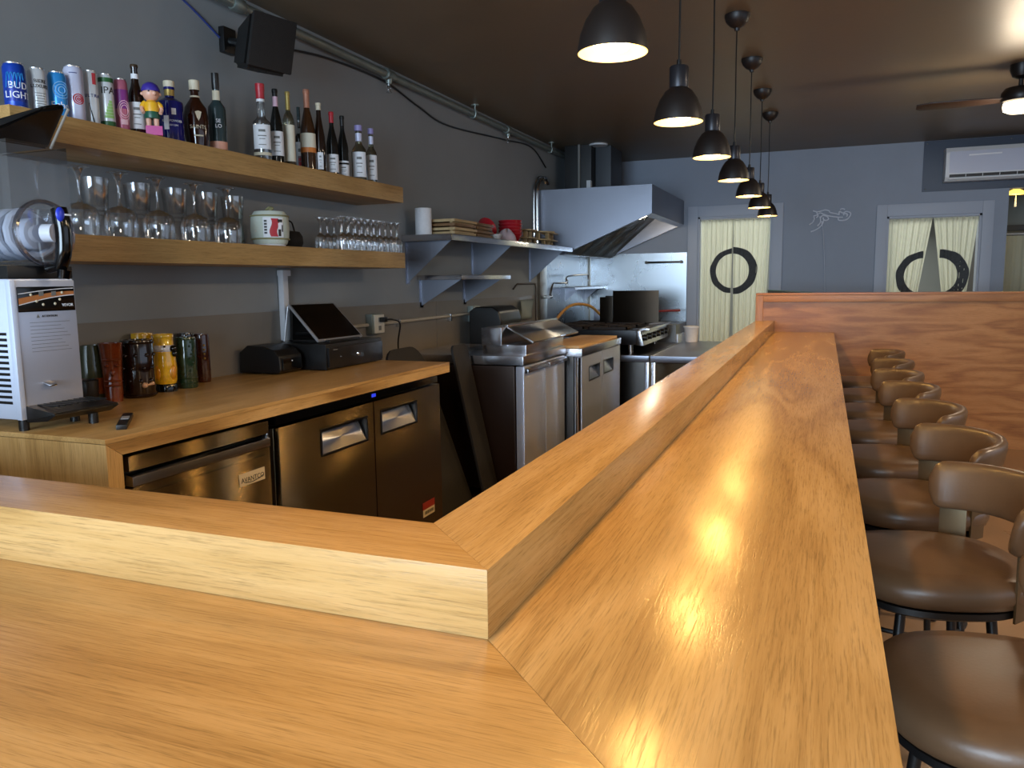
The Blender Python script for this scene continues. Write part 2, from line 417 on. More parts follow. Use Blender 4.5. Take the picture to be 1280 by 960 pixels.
MB(o).prism([(XF, 1.5555, 0), (XF, 1.6075, 0), (XF, 1.6075, ZK-.0535), (XF, 1.556, ZK-.0155)], (-.745, 0, 0)).build('waterfall_end', oak('oak_waterfall', 2, off=4.6), bc)

def handle_pocket(mb, x, y0, y1, z0, z1, deep=.03):
    """bevelled recess: dark frame and a sloping scoop"""
    mb.prism([(x+.002, y0, z0), (x+.002, y1, z0), (x-.0+.002, y1, z0), (x+.002, y0, z0)], (0, 0, .001))
def door_with_pocket(o, x, y0, y1, z0, z1, py0, py1, pz0, pz1, m, parent, thick=.05, deep=.034):
    """door slab whose face has a rectangular opening with a recessed scoop handle"""
    b = MB(o)
    b.box(x-thick, x, y0, py0, z0, z1); b.box(x-thick, x, py1, y1, z0, z1)
    b.box(x-thick, x, py0, py1, z0, pz0); b.box(x-thick, x, py0, py1, pz1, z1); b.box(x-thick, x-deep-.004, py0, py1, pz0, pz1)
    bmesh.ops.remove_doubles(b.bm, verts=b.bm.verts[:], dist=.0002)
    d = b.build('door', m, parent)
    w = .006
    f = MB(o); f.box(x-.002, x+.003, py0-w, py1+w, pz1, pz1+w); f.box(x-.002, x+.003, py0-w, py1+w, pz0-w, pz0)
    f.box(x-.002, x+.003, py0-w, py0, pz0, pz1); f.box(x-.002, x+.003, py1, py1+w, pz0, pz1)
    f.box(x-deep-.003, x-deep, py0, py1, pz0, pz1); f.box(x-deep, x, py0, py0+.002, pz0, pz1); f.box(x-deep, x, py1-.002, py1, pz0, pz1)
    f.box(x-deep, x, py0, py1, pz1-.002, pz1)
    tag(f.build('handle_pocket', black, d), 'black recessed pocket')
    s = MB(o); i = (py1-py0)*.0
    s.prism([(x-.001, py0+.004, pz0+.002), (x-.001, py1-.004, pz0+.002), (x-deep+.003, py1-.02, pz1-.014), (x-deep+.003, py0+.02, pz1-.014)], (-.002, 0, .001))
    tag(s.build('handle', S_bright, d), 'bright scoop handle')
    return d
# short fridge with a printed badge
fr = thing('undercounter_fridge', 'stainless undercounter fridge with a lip handle and white badge beneath the oak counter', 'fridge', (-2.15, 1.95, 0))
o = fr.location
b = MB(o); b.box(XW+.04, XF-.06, 1.63, 2.236, .08, .895, .003); b.build('cabinet', S_dk, fr)
MB(o).box(XF-.06, XF-.004, 1.63, 2.236, .85, .895, .003).build('top_panel', S_door, fr)
d = MB(o).box(XF-.055, XF, 1.633, 2.232, .12, .805, .004).build('door', S_door, fr)
MB(o).prism([(XF+.004, 1.633, .807), (XF+.004, 1.633, .835), (XF-.02, 1.633, .84), (XF-.03, 1.633, .807)], (0, .599, 0), .002).build('lip_handle', S_bright, d)
b = MB(o); b.prism([(XF+.0005, 1.66, .78), (XF+.0005, 2.205, .78), (XF+.0005, 2.205, .15), (XF+.0005, 1.66, .15)], (.0035, 0, 0), .002); b.build('door_panel', S_door, d)
bd = MB(o).box(XF+.004, XF+.006, 2.063, 2.191, .698, .741).build('badge', mat('badge_white', 'CFC3A8', .35), d)
text('badge_lettering', 'AVANTCO', .024, mat('ink', '15130F', .5), d, lambda u, v, w: Vector((XF+.0063+w, 2.128+u, .716+v))-o)
b = MB(o); b.tube([(XF+.0064, 2.088, .708), (XF+.0064, 2.125, .704), (XF+.0064, 2.165, .709), (XF+.0064, 2.183, .716)], .0015, 6); b.build('badge_swoosh', mat('ink', '15130F', .5), d)
b = MB(o)
for x in (XW+.12, XF-.15):
    for y in (1.7, 2.19): b.cyl((x, y, 0), .025, .08, 12)
b.each('foot', black, fr)
# two-door fridge
f2 = thing('undercounter_fridge', 'wide two-door stainless undercounter fridge with pocket handles at the open end of the counter', 'fridge', (-2.15, 2.9, 0))
o = f2.location
b = MB(o); b.box(XW+.04, XF-.058, 2.272, 3.575, .1, .9, .003); b.build('cabinet', S_dk, f2)
MB(o).box(XF-.07, XF-.012, 2.285, 3.565, .868, .9, .002).build('top_panel', black_gloss, f2)
MB(o).box(XF-.013, XF-.009, 2.935, 2.965, .878, .892).build('display', mat('blue_led', '2030A0', .3, emit=.6, ecol='3448FF'), f2)
door_with_pocket(o, XF, 2.285, 2.925, .12, .86, 2.541, 2.868, .707, .803, S_door, f2)
dr = door_with_pocket(o, XF, 2.932, 3.562, .12, .86, 2.992, 3.312, .71, .807, S_door, f2)
st = MB(o).box(XF, XF+.0015, 3.35, 3.475, .256, .292).build('sticker', mat('sticker_red', '9A2A22', .4), dr)
b = MB(o).box(XF, XF+.0015, 3.352, 3.473, .219, .2555); tag(b.build('sticker', mat('sticker_cream', 'D8CDB4', .4), dr), 'cream sticker')
b = MB(o)
for i in range(14): b.box(XF+.0016, XF+.002, 3.368+i*.0068, 3.3705+i*.0068+(.002 if i % 3 else 0), .23, .246)
b.build('sticker_bars', mat('ink', '15130F', .5), dr)
b = MB(o); b.lathe([(0, 0), (.02, 0), (.02, .74), (0, .74)], (XF-.03, 2.262, .12), 14); b.build('hinge_post', chrome, f2)
b = MB(o)
for x in (XW+.12, XF-.15):
    for y in (2.36, 3.48): b.cyl((x, y, 0), .03, .1, 12)
b.each('foot', black, f2)
# ------------------------------------------------------------------ wooden shelves
XS = -2.24; ZU, ZL = 1.903, 1.538
def shelf(name, label, y0, y1, z0, z1, off):
    t = thing(name, label, 'shelf', (-2.4, y0, z0)); o = t.location
    MB(o).box(XW+.002, XS, y0, y1, z0, z1, .0015).build('board', oak('oak_'+name, 1, off=off, rough=.42), t)
    return t
shelf('floating_shelf', 'upper thick oak floating shelf holding cans and bottles', 1.70, 4.04, 1.818, ZU, 1.0)
shelf('floating_shelf', 'lower thick oak floating shelf holding upturned glassware', 1.80, 4.04, 1.452, ZL, 2.6)

# ------------------------------------------------------------------ cans, bottles and figurine on the upper shelf
XI2 = -2.325
alu = mat('can_metal', (.75, .76, .78), .3, 1)
white_lab = mat('paper_white', 'DCDDE0', .55, var=.05, vscale=40)
ink = mat('ink', '15130F', .5)
def facing(x, y):
    return atan2(-y, -x)
def wrap(cx, cy, r, a0, z, o, du=0):
    def fn(u, v, w):
        a = a0+(u+du)/r; return Vector((cx+(r+.0006+w)*cos(a), cy+(r+.0006+w)*sin(a), z+v))-Vector(o)
    return fn
def patch(mb, cx, cy, r, a0, hw, z0, z1, n=12, shape=None):
    """a patch of label following the round wall of a can or bottle"""
    pts = lambda u, v: (cx+(r+.0007)*cos(a0+(u-.5)*2*hw/r), cy+(r+.0007)*sin(a0+(u-.5)*2*hw/r), z0+(z1-z0)*v)
    return mb.sheet(pts, n, 2)
def can(l, r, top, m, label, marks, hmin=None):
    y, h, rad = item(l, r, top, XI2, ZU)
    t = thing('drink_can', label, 'can', (XI2, y, ZU), group='drink cans on the upper shelf'); o = t.location
    r_ = rad
    MB(o).lathe([(0, 0), (r_*.78, 0), (r_*.82, .002), (r_, .012), (r_, h-.014), (r_*.84, h-.002)], (XI2, y, ZU), 28).build('can_body', m, t)
    MB(o).lathe([(r_*.86, h-.0035), (r_*.87, h), (r_*.83, h), (r_*.8, h-.006), (0, h-.006)], (XI2, y, ZU), 28).build('lid', alu, t)
    MB(o).lathe([(r_*.6, 0), (r_*.83, .0015), (r_*1.003, .0115), (r_*1.003, .014)], (XI2, y, ZU), 28).build('base_rim', alu, t)
    a = facing(XI2, y)
    if marks: marks(t, o, XI2, y, ZU, r_, h, a)
    return t
blue = mat('can_blue', '1440A8', .3, .3); cyan = mat('can_cyan', '2E8FD8', .3, .3); cwhite = mat('can_white', 'C9CDD0', .32, .2)
lilac = mat('can_lilac', 'C3C6DC', .3, .2); pink = mat('can_pink', 'B5647A', .35, .3); plum = mat('can_plum', '7A2A78', .35)
red = mat('print_red', 'B02A35', .4); green_d = mat('print_green', '1F5A2B', .4); green_l = mat('print_leaf', '8DBB6A', .4)
wht = mat('print_white', 'E6E8EE', .45); navy = mat('print_navy', '1A2A6A', .4)
def m1(t, o, cx, cy, z, r, h, a):
    patch(MB(o), cx, cy, r, a+.15, .03, z+.028, z+h*.56).build('label_panel', mat('can_navy', '10308C', .3, .2), t)
    text('lettering', 'BUD\nLIGHT', .028, wht, t, wrap(cx, cy, r+.0006, a+.3, z+h*.42, o))
    b = MB(o)
    for k in range(5):
        aa = a+(k-2)*.3; b.tube([(cx+(r+.001)*cos(aa+q*.1), cy+(r+.001)*sin(aa+q*.1), z+h*.62+.026*sin(q+1)) for q in range(-2, 3)], .0014, 5)
    b.build('emblem', cyan, t)
def m2(t, o, cx, cy, z, r, h, a):
    text('lettering', 'BIERE\nLUXURY', .015, ink, t, wrap(cx, cy, r, a+.35, z+h*.66, o))
    b = MB(o)
    for k in range(7): patch(b, cx, cy, r, a+.3, .016-.002*(k % 3), z+h*.46-k*.008, z+h*.46-k*.008+.002)
    b.build('fine_print', dull, t)
def m3(t, o, cx, cy, z, r, h, a):
    text('lettering', 'Echo', .03, wht, t, wrap(cx, cy, r, a+.25, z+h*.3, o))
    b = MB(o)
    for q in (.010, .018, .026):
        b.tube([(cx+(r+.001)*cos(a+.5+q*cos(s)/r), cy+(r+.001)*sin(a+.5+q*cos(s)/r), z+h*.62+q*sin(s)) for s in [i*pi/8 for i in range(17)]], .0015, 5)
    b.build('emblem', mat('can_sky', '86BEEA', .3), t)
def m4(t, o, cx, cy, z, r, h, a):
    b = MB(o)
    for q in (.004, .010, .016):
        b.tube([(cx+(r+.001)*cos(a+.4+q*cos(s)/r), cy+(r+.001)*sin(a+.4+q*cos(s)/r), z+h*.42+q*sin(s)) for s in [i*pi/8 for i in range(17)]], .0018, 5)
    b.build('emblem', red, t)
    patch(MB(o), cx, cy, r, a, .012, z+h*.86, z+h*.875).build('fine_print', navy, t)
def m5(t, o, cx, cy, z, r, h, a):
    text('lettering', 'ULTRA', .015, navy, t, wrap(cx, cy, r, a+.1, z+h*.55, o), spacing=1.2)
    patch(MB(o), cx, cy, r, a+.5, .006, z+h*.75, z+h*.95).build('ribbon', red, t)
    b = MB(o)
    for k in range(5):
        b.tube([(cx+(r+.001)*cos(a-.4+k*.12+s*.09), cy+(r+.001)*sin(a-.4+k*.12+s*.09), z+h*.42-k*.012-s*.012) for s in range(6)], .0012, 5)
    b.build('stripes', ink, t)
def m6(t, o, cx, cy, z, r, h, a):
    MB(o).lathe([(r+.0006, .012), (r+.0006, .03)], (cx, cy, z), 28).build('bottom_band', green_d, t)
    MB(o).lathe([(r+.0006, h-.028), (r+.0006, h-.013)], (cx, cy, z), 28).build('top_band', green_d, t)
    text('lettering', 'IPA', .032, ink, t, wrap(cx, cy, r, a+.25, z+h*.7, o))
    b = MB(o)
    for k in range(6): patch(b, cx, cy, r, a+.5-.05*k, .005+.0022*k, z+h*.48-k*.01, z+h*.48-k*.01+.009)
    b.build('leaf_print', green_l, t)
def m7(t, o, cx, cy, z, r, h, a):
    MB(o).lathe([(r+.0006, h*.45), (r+.0006, h*.8)], (cx, cy, z), 28).build('top_band', plum, t)
    b = MB(o)
    for q in (.012, .017, .022):
        b.tube([(cx+(r+.001)*cos(a+.4+q*cos(s)/r), cy+(r+.001)*sin(a+.4+q*cos(s)/r), z+h*.42+1.5*q*sin(s)) for s in [i*pi/8 for i in range(17)]], .0015, 5)
    b.build('emblem', mat('print_rose', 'E4B7C0', .4), t)
    patch(MB(o), cx, cy, r, a+.3, .012, z+h*.16, z+h*.25).build('fine_print', mat('print_rose', 'E4B7C0', .4), t)
can(1, 31, 79.7, blue, 'dark blue beer can at the left end of the upper shelf', m1)
can(32.5, 57, 86, cwhite, 'off-white beer can between the dark blue can and the light blue can', m2)
can(58, 82, 91, cyan, 'short light blue can with a swirl, third from the left on the upper shelf', m3)
can(77.5, 103, 83.6, lilac, 'tall pale can with a round red emblem', m4)
can(103, 121, 89, cwhite, 'slim white can with a red ribbon and black stripes', m5)
can(121.5, 140.5, 93.5, cwhite, 'white can with green bands and a leafy print', m6)
can(141, 158.5, 99.4, pink, 'pink and plum can beside the brown beer bottle', m7)

def bottle(l, r, top, prof, glass, label, parts, name='bottle', x=XI2, sy=1, seg=28, a_off=0, group='bottles on the upper shelf'):
    """prof: [(radius fraction, height fraction)...]; parts: (name, material, h0, h1, extra, half-angle or None for a full band)"""
    y, h, rad = item(l, r, top, x, ZU)
    t = thing(name, label, 'bottle', (x, y, ZU), group=group); o = t.location
    P = [(rad*a, h*b_) for a, b_ in prof]
    MB(o).lathe([(0, 0)]+P+[(0, P[-1][1])], (x, y, ZU), seg).build('glass_body', glass, t)
    def rad_at(z):
        for (r0, h0), (r1, h1) in zip(P, P[1:]):
            if h0 <= z <= h1: return r0+(r1-r0)*(z-h0)/max(1e-6, h1-h0)
        return P[-1][0]
    a = facing(x, y)+a_off
    for nm, m, h0, h1, ex, ha in parts:
        zs = [h*h0]+[p[1] for p in P if h*h0 < p[1] < h*h1]+[h*h1]
        if ha is None:
            pr = [(rad_at(z)+ex, z) for z in zs]
            if nm in ('cap', 'capsule', 'stopper'): pr = [(0, zs[0])]+pr+[(0, zs[-1])]
            MB(o).lathe(pr, (x, y, ZU), seg).build(nm, m, t)
        else:
            b = MB(o); rr = rad_at(h*(h0+h1)/2)+ex
            b.sheet(lambda u, v: (x+rr*cos(a+(u-.5)*2*ha), y+rr*sin(a+(u-.5)*2*ha), ZU+h*(h0+(h1-h0)*v)), 14, 1)
            b.build(nm, m, t)
            if nm == 'label' and m is white_lab:
                b = MB(o); hw = rr*ha*.5
                for q, (f0, f1, k_) in enumerate(((.70, .80, .8), (.52, .56, 1), (.40, .43, .7), (.16, .19, .9))):
                    z_ = h*h0+(h*(h1-h0))*f0; z2 = h*h0+(h*(h1-h0))*f1
                    patch(b, x, y, rr+.0004, a, hw*k_*.8, ZU+z_, ZU+z2, 6)
                b.each('label_print', dull, t)
    return t, o, y, h, rad, a
BORD = [(.92, 0), (1, .01), (1, .58), (.97, .63), (.75, .69), (.42, .74), (.36, .78), (.36, .955), (.42, .96), (.42, .985), (.38, 1)]
BURG = [(.92, 0), (1, .01), (1, .44), (.93, .53), (.62, .67), (.40, .76), (.36, .8), (.36, .95), (.41, .955), (.41, .985), (.37, 1)]
FLUT = [(.92, 0), (1, .01), (1, .40), (.86, .55), (.55, .72), (.40, .82), (.38, .96), (.44, .965), (.44, 1)]
BEER = [(.93, 0), (1, .012), (1, .54), (.93, .60), (.62, .69), (.47, .76), (.42, .94), (.47, .95), (.47, .985), (.42, 1)]
SPIR = [(.9, 0), (1, .015), (1, .54), (.95, .58), (.55, .64), (.38, .69), (.36, .80), (.4, .81), (.4, 1)]
STUB = [(.93, 0), (1, .02), (1, .62), (.97, .66), (.6, .71), (.36, .735), (.35, .86), (.42, .865), (.42, .99), (.38, 1)]
OVAL = [(.7, 0), (.82, .015), (1, .28), (1, .45), (.86, .60), (.5, .70), (.33, .75), (.32, .84), (.40, .85), (.40, .99), (.35, 1)]
SHOUL = [(.93, 0), (1, .02), (1, .47), (.95, .52), (.56, .56), (.44, .60), (.42, .9), (.46, .91), (.46, 1)]
TINY = [(.93, 0), (1, .02), (1, .52), (.9, .58), (.5, .66), (.42, .70), (.42, .90), (.5, .905), (.5, 1)]
g_dark = mat('glass_black', '0A0B09', .06, spec=.6); g_brown = mat('glass_brown', '1E0E06', .07, spec=.6); g_blue = mat('glass_blue', '14166A', .1, spec=.6)
g_amber = mat('glass_amber', '2E1207', .06, spec=.6); g_slate = mat('glass_slate', '2B3A3C', .12, spec=.6); g_rose = mat('glass_rose', '3A2210', .08, spec=.6)
g_clear = glassy('glass_clear', (.80, .83, .84), refl=.12, dens=.3); g_pale = glassy('glass_pale', (.62, .62, .5), refl=.12, dens=.3)
bone = mat('bone', 'C9BFA6', .5); cop = mat('copper_foil', 'B98068', .4, .4); gold = mat('gold_foil', 'B59E5C', .35, .6); redcap = mat('cap_red', 'A8202C', .4)
blk = black; peach = mat('label_peach', 'D89C84', .5)
bottle(157, 177, 81, BEER, g_brown, 'brown beer bottle with a white neck band beside the pink can', [('cap', mat('cap_tin', '4A3A2A', .4, .5), .965, 1.0, .0012, None), ('neck_band', white_lab, .80, .87, .001, None), ('label', white_lab, .10, .47, .001, 1.25)])
t, o, y, h, r, a = bottle(194, 227, 101.5, STUB, g_blue, 'squat cobalt blue bottle with a white stopper', [('stopper', bone, .90, 1.0, .001, None), ('neck_ring', gold, .76, .86, .0015, None)])
text('lettering', 'GUNPOWDER', .0115, wht, t, wrap(XI2, y, r, a+.12, ZU+h*.34, o)); text('lettering', 'IRISH GIN', .009, wht, t, wrap(XI2, y, r, a+.12, ZU+h*.27, o))
patch(MB(o), XI2, y, r, a-.35, .009, ZU+h*.2, ZU+h*.42).build('label', wht, t)
patch(MB(o), XI2, y, r, a+.25, .008, ZU+h*.44, ZU+h*.54).build('emblem', wht, t)
t, o, y, h, r, a = bottle(226, 258, 100.5, OVAL, g_amber, 'rounded dark whisky bottle with a pale stopper', [('stopper', bone, .855, 1.0, .001, None), ('neck_ring', bone, .745, .77, .003, None)])
text('lettering', 'SAINTS', .02, bone, t, wrap(XI2, y, r, a+.15, ZU+h*.3, o))
patch(MB(o), XI2, y, r, a+.15, .017, ZU+h*.165, ZU+h*.185).build('label', bone, t)
b = MB(o); b.prism([(XI2+(r+.0015)*cos(a+.2+q[0]/r), y+(r+.0015)*sin(a+.2+q[0]/r), ZU+h*.47+q[1]) for q in ((-.012, .012), (0, .016), (.012, .012), (.006, -.01), (0, -.022), (-.006, -.01))], (.0015*cos(a), .0015*sin(a), 0)); b.build('emblem', bone, t)
t, o, y, h, r, a = bottle(257, 279.5, 91.7, SPIR, g_slate, 'grey-green bottle with a tall black stopper at the end of the left group', [('stopper', blk, .80, 1.0, .0008, None), ('neck_tag', bone, .66, .78, .004, 1.0), ('label', peach, .04, .14, .001, 1.3)])
text('lettering', 'SE\nLO', .02, wht, t, wrap(XI2, y, r, a+.1, ZU+h*.36, o))
bottle(313, 335.6, 105, SHOUL, g_clear, 'clear bottle with a red cap at the left of the right group', [('cap', redcap, .81, 1.0, .002, None), ('neck_band', white_lab, .77, .805, .0015, None), ('label', white_lab, .16, .47, .001, 1.15), ('lower_label', bone, .08, .12, .001, 1.3)])
bottle(334.5, 351.5, 111.4, BURG, g_dark, 'dark wine bottle with a pink neck label and white label', [('capsule', blk, .9, 1.0, .001, None), ('neck_band', mat('label_pink', 'C9A6B4', .5), .77, .9, .001, None), ('label', white_lab, .12, .44, .001, 1.3)])
bottle(351.5, 366, 114.7, BORD, g_pale, 'pale bottle with a gold capsule and cream label', [('capsule', gold, .76, 1.0, .001, None), ('label', mat('label_cream', 'D6D0BC', .55), .08, .56, .001, 1.3)])
bottle(367.5, 377.5, 134, SPIR, g_dark, 'short bottle with a red-printed white label between two taller bottles', [('neck_band', dull, .62, .7, .001, None), ('stopper', g_slate, .82, 1, .001, None), ('label', white_lab, .03, .5, .001, 1.3), ('red_print', red, .16, .3, .0016, .5)], x=-2.485)
bottle(372.5, 392, 112, BURG, g_rose, 'amber bottle with a copper capsule and orange-striped label', [('capsule', cop, .78, 1.0, .001, None), ('label', mat('label_cream', 'D6D0BC', .55), .30, .47, .001, 1.3), ('stripe', mat('label_orange', 'C9742E', .5), .24, .30, .001, 1.3)], x=-2.35)
bottle(390, 405, 129, FLUT, g_brown, 'slender brown bottle with a white cap', [('cap', bone, .9, 1.0, .001, None), ('label', white_lab, .06, .3, .001, .5)])
bottle(406, 421, 140, BURG, g_dark, 'dark wine bottle with a red capsule', [('capsule', redcap, .83, 1.0, .001, None), ('label', white_lab, .06, .34, .001, 1.3)])
bottle(420, 434, 145, BURG, g_dark, 'dark wine bottle with a black capsule, rightmost of the dark bottles', [('capsule', blk, .84, 1.0, .001, None), ('label', white_lab, .03, .22, .001, 1.3), ('upper_label', white_lab, .25, .28, .001, 1.3)])
bottle(438, 457, 157, TINY, g_pale, 'small clear bottle with a lilac cap, left of the pair at the shelf end', [('cap', mat('cap_lilac', '8C84B4', .4), .9, 1.0, .001, None), ('neck_band', lilac, .72, .86, .001, None), ('label', white_lab, .08, .52, .001, 1.0)])
bottle(456, 470, 161, TINY, g_pale, 'small clear bottle with a lilac cap, right of the pair at the shelf end', [('cap', mat('cap_lilac', '8C84B4', .4), .9, 1.0, .001, None), ('neck_band', lilac, .72, .86, .001, None), ('label', white_lab, .08, .52, .001, 1.2)])
# toy figurine
y, h, r = item(177.5, 197, 101, -2.265, ZU)
t = thing('toy_figurine', 'plastic toy figurine in a yellow shirt and green shorts on a pink block', 'figurine', (-2.265, y, ZU)); o = t.location
fa = facing(-2.265, y); K = h/.21
def Q(u, v, w): return Vector((-2.265+(u*sin(-fa)*-1*0+u*cos(fa+pi/2)+v*cos(fa))*K, y+(u*sin(fa+pi/2)+v*sin(fa))*K, ZU+w*K))
skin = mat('toy_skin', 'D9A58C', .4); yel = mat('toy_yellow', 'E0A81C', .4); grn = mat('toy_green', '12503C', .4); prp = mat('toy_purple', '3A2C8C', .4); pk = mat('toy_pink', 'C85A9A', .4)
b = MB(o); b.prism([Q(-.026, -.03, 0), Q(.034, -.03, 0), Q(.034, .035, 0), Q(-.026, .035, 0)], (0, 0, .035*K), .002); b.build('pink_base', pk, t)
b = MB(o)
for s in (-.014, .014): b.tube([Q(s, 0, .033), Q(s, 0, .055), Q(s, 0, .08)], [.009*K, .010*K, .011*K], 12)
b.ball(Q(0, 0, .162), .031*K, 18); b.ball(Q(.012, .03, .158), .009*K, 10)
for s in (-1, 1): b.ball(Q(s*.031, 0, .16), .007*K, 8); b.tube([Q(s*.032, .002, .118), Q(s*.036, .008, .1), Q(s*.03, .018, .085)], [.008*K, .007*K, .007*K], 10)
b.build('body', skin, t)
b = MB(o); b.tube([Q(0, 0, .066), Q(0, 0, .075), Q(0, 0, .092)], [.027*K, .029*K, .027*K], 16); b.build('green_shorts', grn, t)
b = MB(o); b.tube([Q(0, 0, .09), Q(0, 0, .105), Q(0, 0, .125), Q(0, 0, .136)], [.027*K, .028*K, .026*K, .014*K], 16)
for s in (-1, 1): b.tube([Q(s*.02, 0, .126), Q(s*.031, .001, .116), Q(s*.034, .003, .108)], [.011*K, .011*K, .01*K], 10)
b.build('yellow_shirt', yel, t)
b = MB(o); b.lathe([(.034*K, .168*K), (.034*K, .178*K), (.027*K, .193*K), (.012*K, .203*K), (0, .205*K)], (-2.265, y, ZU), 18); b.build('purple_cap', prp, t)
b = MB(o)
for s in (-.011, .011): b.ball(Q(s+.004, .0295, .166), .0035*K, 8)
b.each('eye', ink, t)

# ------------------------------------------------------------------ glassware on the lower shelf
g_wine = glassy('glass_wine', (.96, .97, .98), refl=.09)
def goblet(c, H, rb, rf, name, label, group, hb=.48):
    t = thing(name, label, 'glass', c, group=group); o = t.location
    x, y, z = c
    hb = H*hb
    MB(o).lathe([(rb*.92, 0), (rb*.90, .0), (rb*.98, hb*.4), (rb*.98, hb*.66), (rb*.86, hb*.86), (rb*.5, hb*.98), (.006, hb*1.03), (0, hb*1.04)], c, 24).build('bowl', g_wine, t)
    MB(o).lathe([(.012, hb*1.0), (.0045, hb*1.12), (.0045, H*.74), (.008, H*.86), (.016, H-.012), (rf*.6, H-.006)], c, 12).build('stem', g_wine, t)
    MB(o).lathe([(.014, H-.010), (rf*.6, H-.006), (rf, H-.003), (rf, H), (0, H)], c, 24).build('foot', g_wine, t)
    return t
XG = -2.36
gy = [1.86, 2.015, 2.18, 2.355, 2.545, 2.73]
for i, y in enumerate(gy):
    goblet((XG, y, ZL), .235, .058, .038, 'goblet_glass', ORD[i]+' upturned stemmed goblet from the left on the lower oak shelf', 'upturned goblets on the lower shelf')
def tumbler(c, H, r0, r1, label, group, up=True):
    t = thing('tumbler_glass', label, 'glass', c, group=group); o = t.location
    if up: pr = [(0, .016), (r0*.9, .016), (r0*.96, .02), (r1*.95, H), (r1, H), (r0, .003), (r0*.95, 0), (0, 0)]
    else: pr = [(0, H-.016), (r0*.9, H-.016), (r0*.96, H-.02), (r1*.95, 0), (r1, 0), (r0, H-.003), (r0*.95, H), (0, H)]
    MB(o).lathe(pr, c, 24).build('tumbler', g_wine, t)
    MB(o).lathe([(r0*.55, .0165 if up else H-.0165), (r0*.85, .0165 if up else H-.0165)], c, 24).build('base_ring', glassy('glass_base', (.85, .87, .9), refl=.3), t)
    return t
ty = [at(q_, 250, x=-2.468).y for q_ in (119, 172, 218, 257, 290)]
for i, y in enumerate(ty):
    tumbler((-2.468, y, ZL), .105, .042, .05, 'lower tumbler of the '+ORD[i]+' stacked pair from the left behind the goblets', 'stacked tumblers on the lower shelf', up=False)
    tumbler((-2.468, y, ZL+.105), .115, .042, .05, 'upper tumbler of the '+ORD[i]+' stacked pair from the left behind the goblets', 'stacked tumblers on the lower shelf')
for i in range(10):
    for row, xx in (('front', -2.30), ('back', -2.43)):
        goblet((xx, 3.50+i*.062, ZL), .17, .030, .027, 'wine_glass', ORD[i]+' small upturned wine glass from the left, '+row+' row, lower oak shelf', 'small upturned wine glasses', .5)
# straw-wrapped keg
y, h, r = item(311, 361, 257, -2.36, ZL)
t = thing('sake_keg', 'small white sake keg with a red printed front on the lower oak shelf', 'keg', (-2.36, y, ZL)); o = t.location
kegw = mat('keg_white', 'C3CBBE', .75, bump=.4, bscale=120); r_ = .084; H = .175
MB(o).lathe([(0, .012), (r_*.86, .012), (r_*.98, .04), (r_*1.02, .085), (r_*.98, .135), (r_*.8, .158), (0, .165)], o, 30).build('keg_body', kegw, t)
MB(o).lathe([(0, 0), (r_*.78, 0), (r_*.8, .014), (0, .014)], o, 26).build('base', white_lab, t)
rope = mat('straw_rope', '8E8A62', .8, bump=.5, bscale=200)
b = MB(o)
for zz, rr in ((.035, .975), (.137, .985)): b.tube([(o.x+r_*rr*1.01*cos(s), o.y+r_*rr*1.01*sin(s), o.z+zz) for s in [i*2*pi/30 for i in range(31)]], .004, 6)
b.tube([(o.x-.02, o.y, o.z+.165), (o.x-.005, o.y+.01, o.z+.178), (o.x+.02, o.y+.0, o.z+.172), (o.x+.01, o.y-.015, o.z+.165)], .006, 6, smoothn=4); b.each('straw_rope', rope, t)
a = facing(o.x, o.y)+.25; RR = r_*1.018
def P2(u, v): return Vector((o.x+(RR+.001)*cos(a+u/r_), o.y+(RR+.001)*sin(a+u/r_), o.z+.085+v))
def blob(mb, pts, n=1):
    vs = [mb.bm.verts.new(P2(*p)-mb.o) for p in pts]; mb.bm.faces.new(vs)
b = MB(o); b.sheet(lambda u, v: P2(-.05+.09*u, -.045+.088*v), 14, 6); b.build('paper_label', white_lab, t)
RR += .001; b = MB(o); b.sheet(lambda u, v: P2(-.018+.032*u-.006*sin(6*v), -.042+.08*v), 8, 8); b.build('red_print', red, t)
RR += .001; b = MB(o)
for k in range(5): b.sheet(lambda u, v: P2(-.045+.012*u, -.03+k*.013+.009*v), 3, 2)
for (u0, v0, w_, h_) in ((.014, -.04, .012, .03), (.012, .022, .022, .012), (.03, -.02, .006, .03)): b.sheet(lambda u, v: P2(u0+w_*u, v0+h_*v), 4, 3)
b.each('black_print', ink, t)
b = MB(o); b.sheet(lambda u, v: P2(.014+.018*u, -.006+.024*v), 4, 4); b.build('pale_print', wht, t)
# dark bag behind it
p = at(371, 292, x=-2.42)
t = thing('black_basket', 'round black basket with a looped handle behind the sake keg', 'basket', (-2.45, p.y-.02, ZL)); o = t.location
MB(o).lathe([(0, 0), (.052, 0), (.066, .03), (.064, .062), (.05, .085), (0, .092)], o, 22).build('basket_body', rubber, t)
MB(o).tube([(o.x, o.y-.06, o.z+.05), (o.x+.01, o.y-.045, o.z+.125), (o.x+.01, o.y+.01, o.z+.13), (o.x, o.y+.05, o.z+.06)], .004, 8, smoothn=6).build('loop_handle', rubber, t)

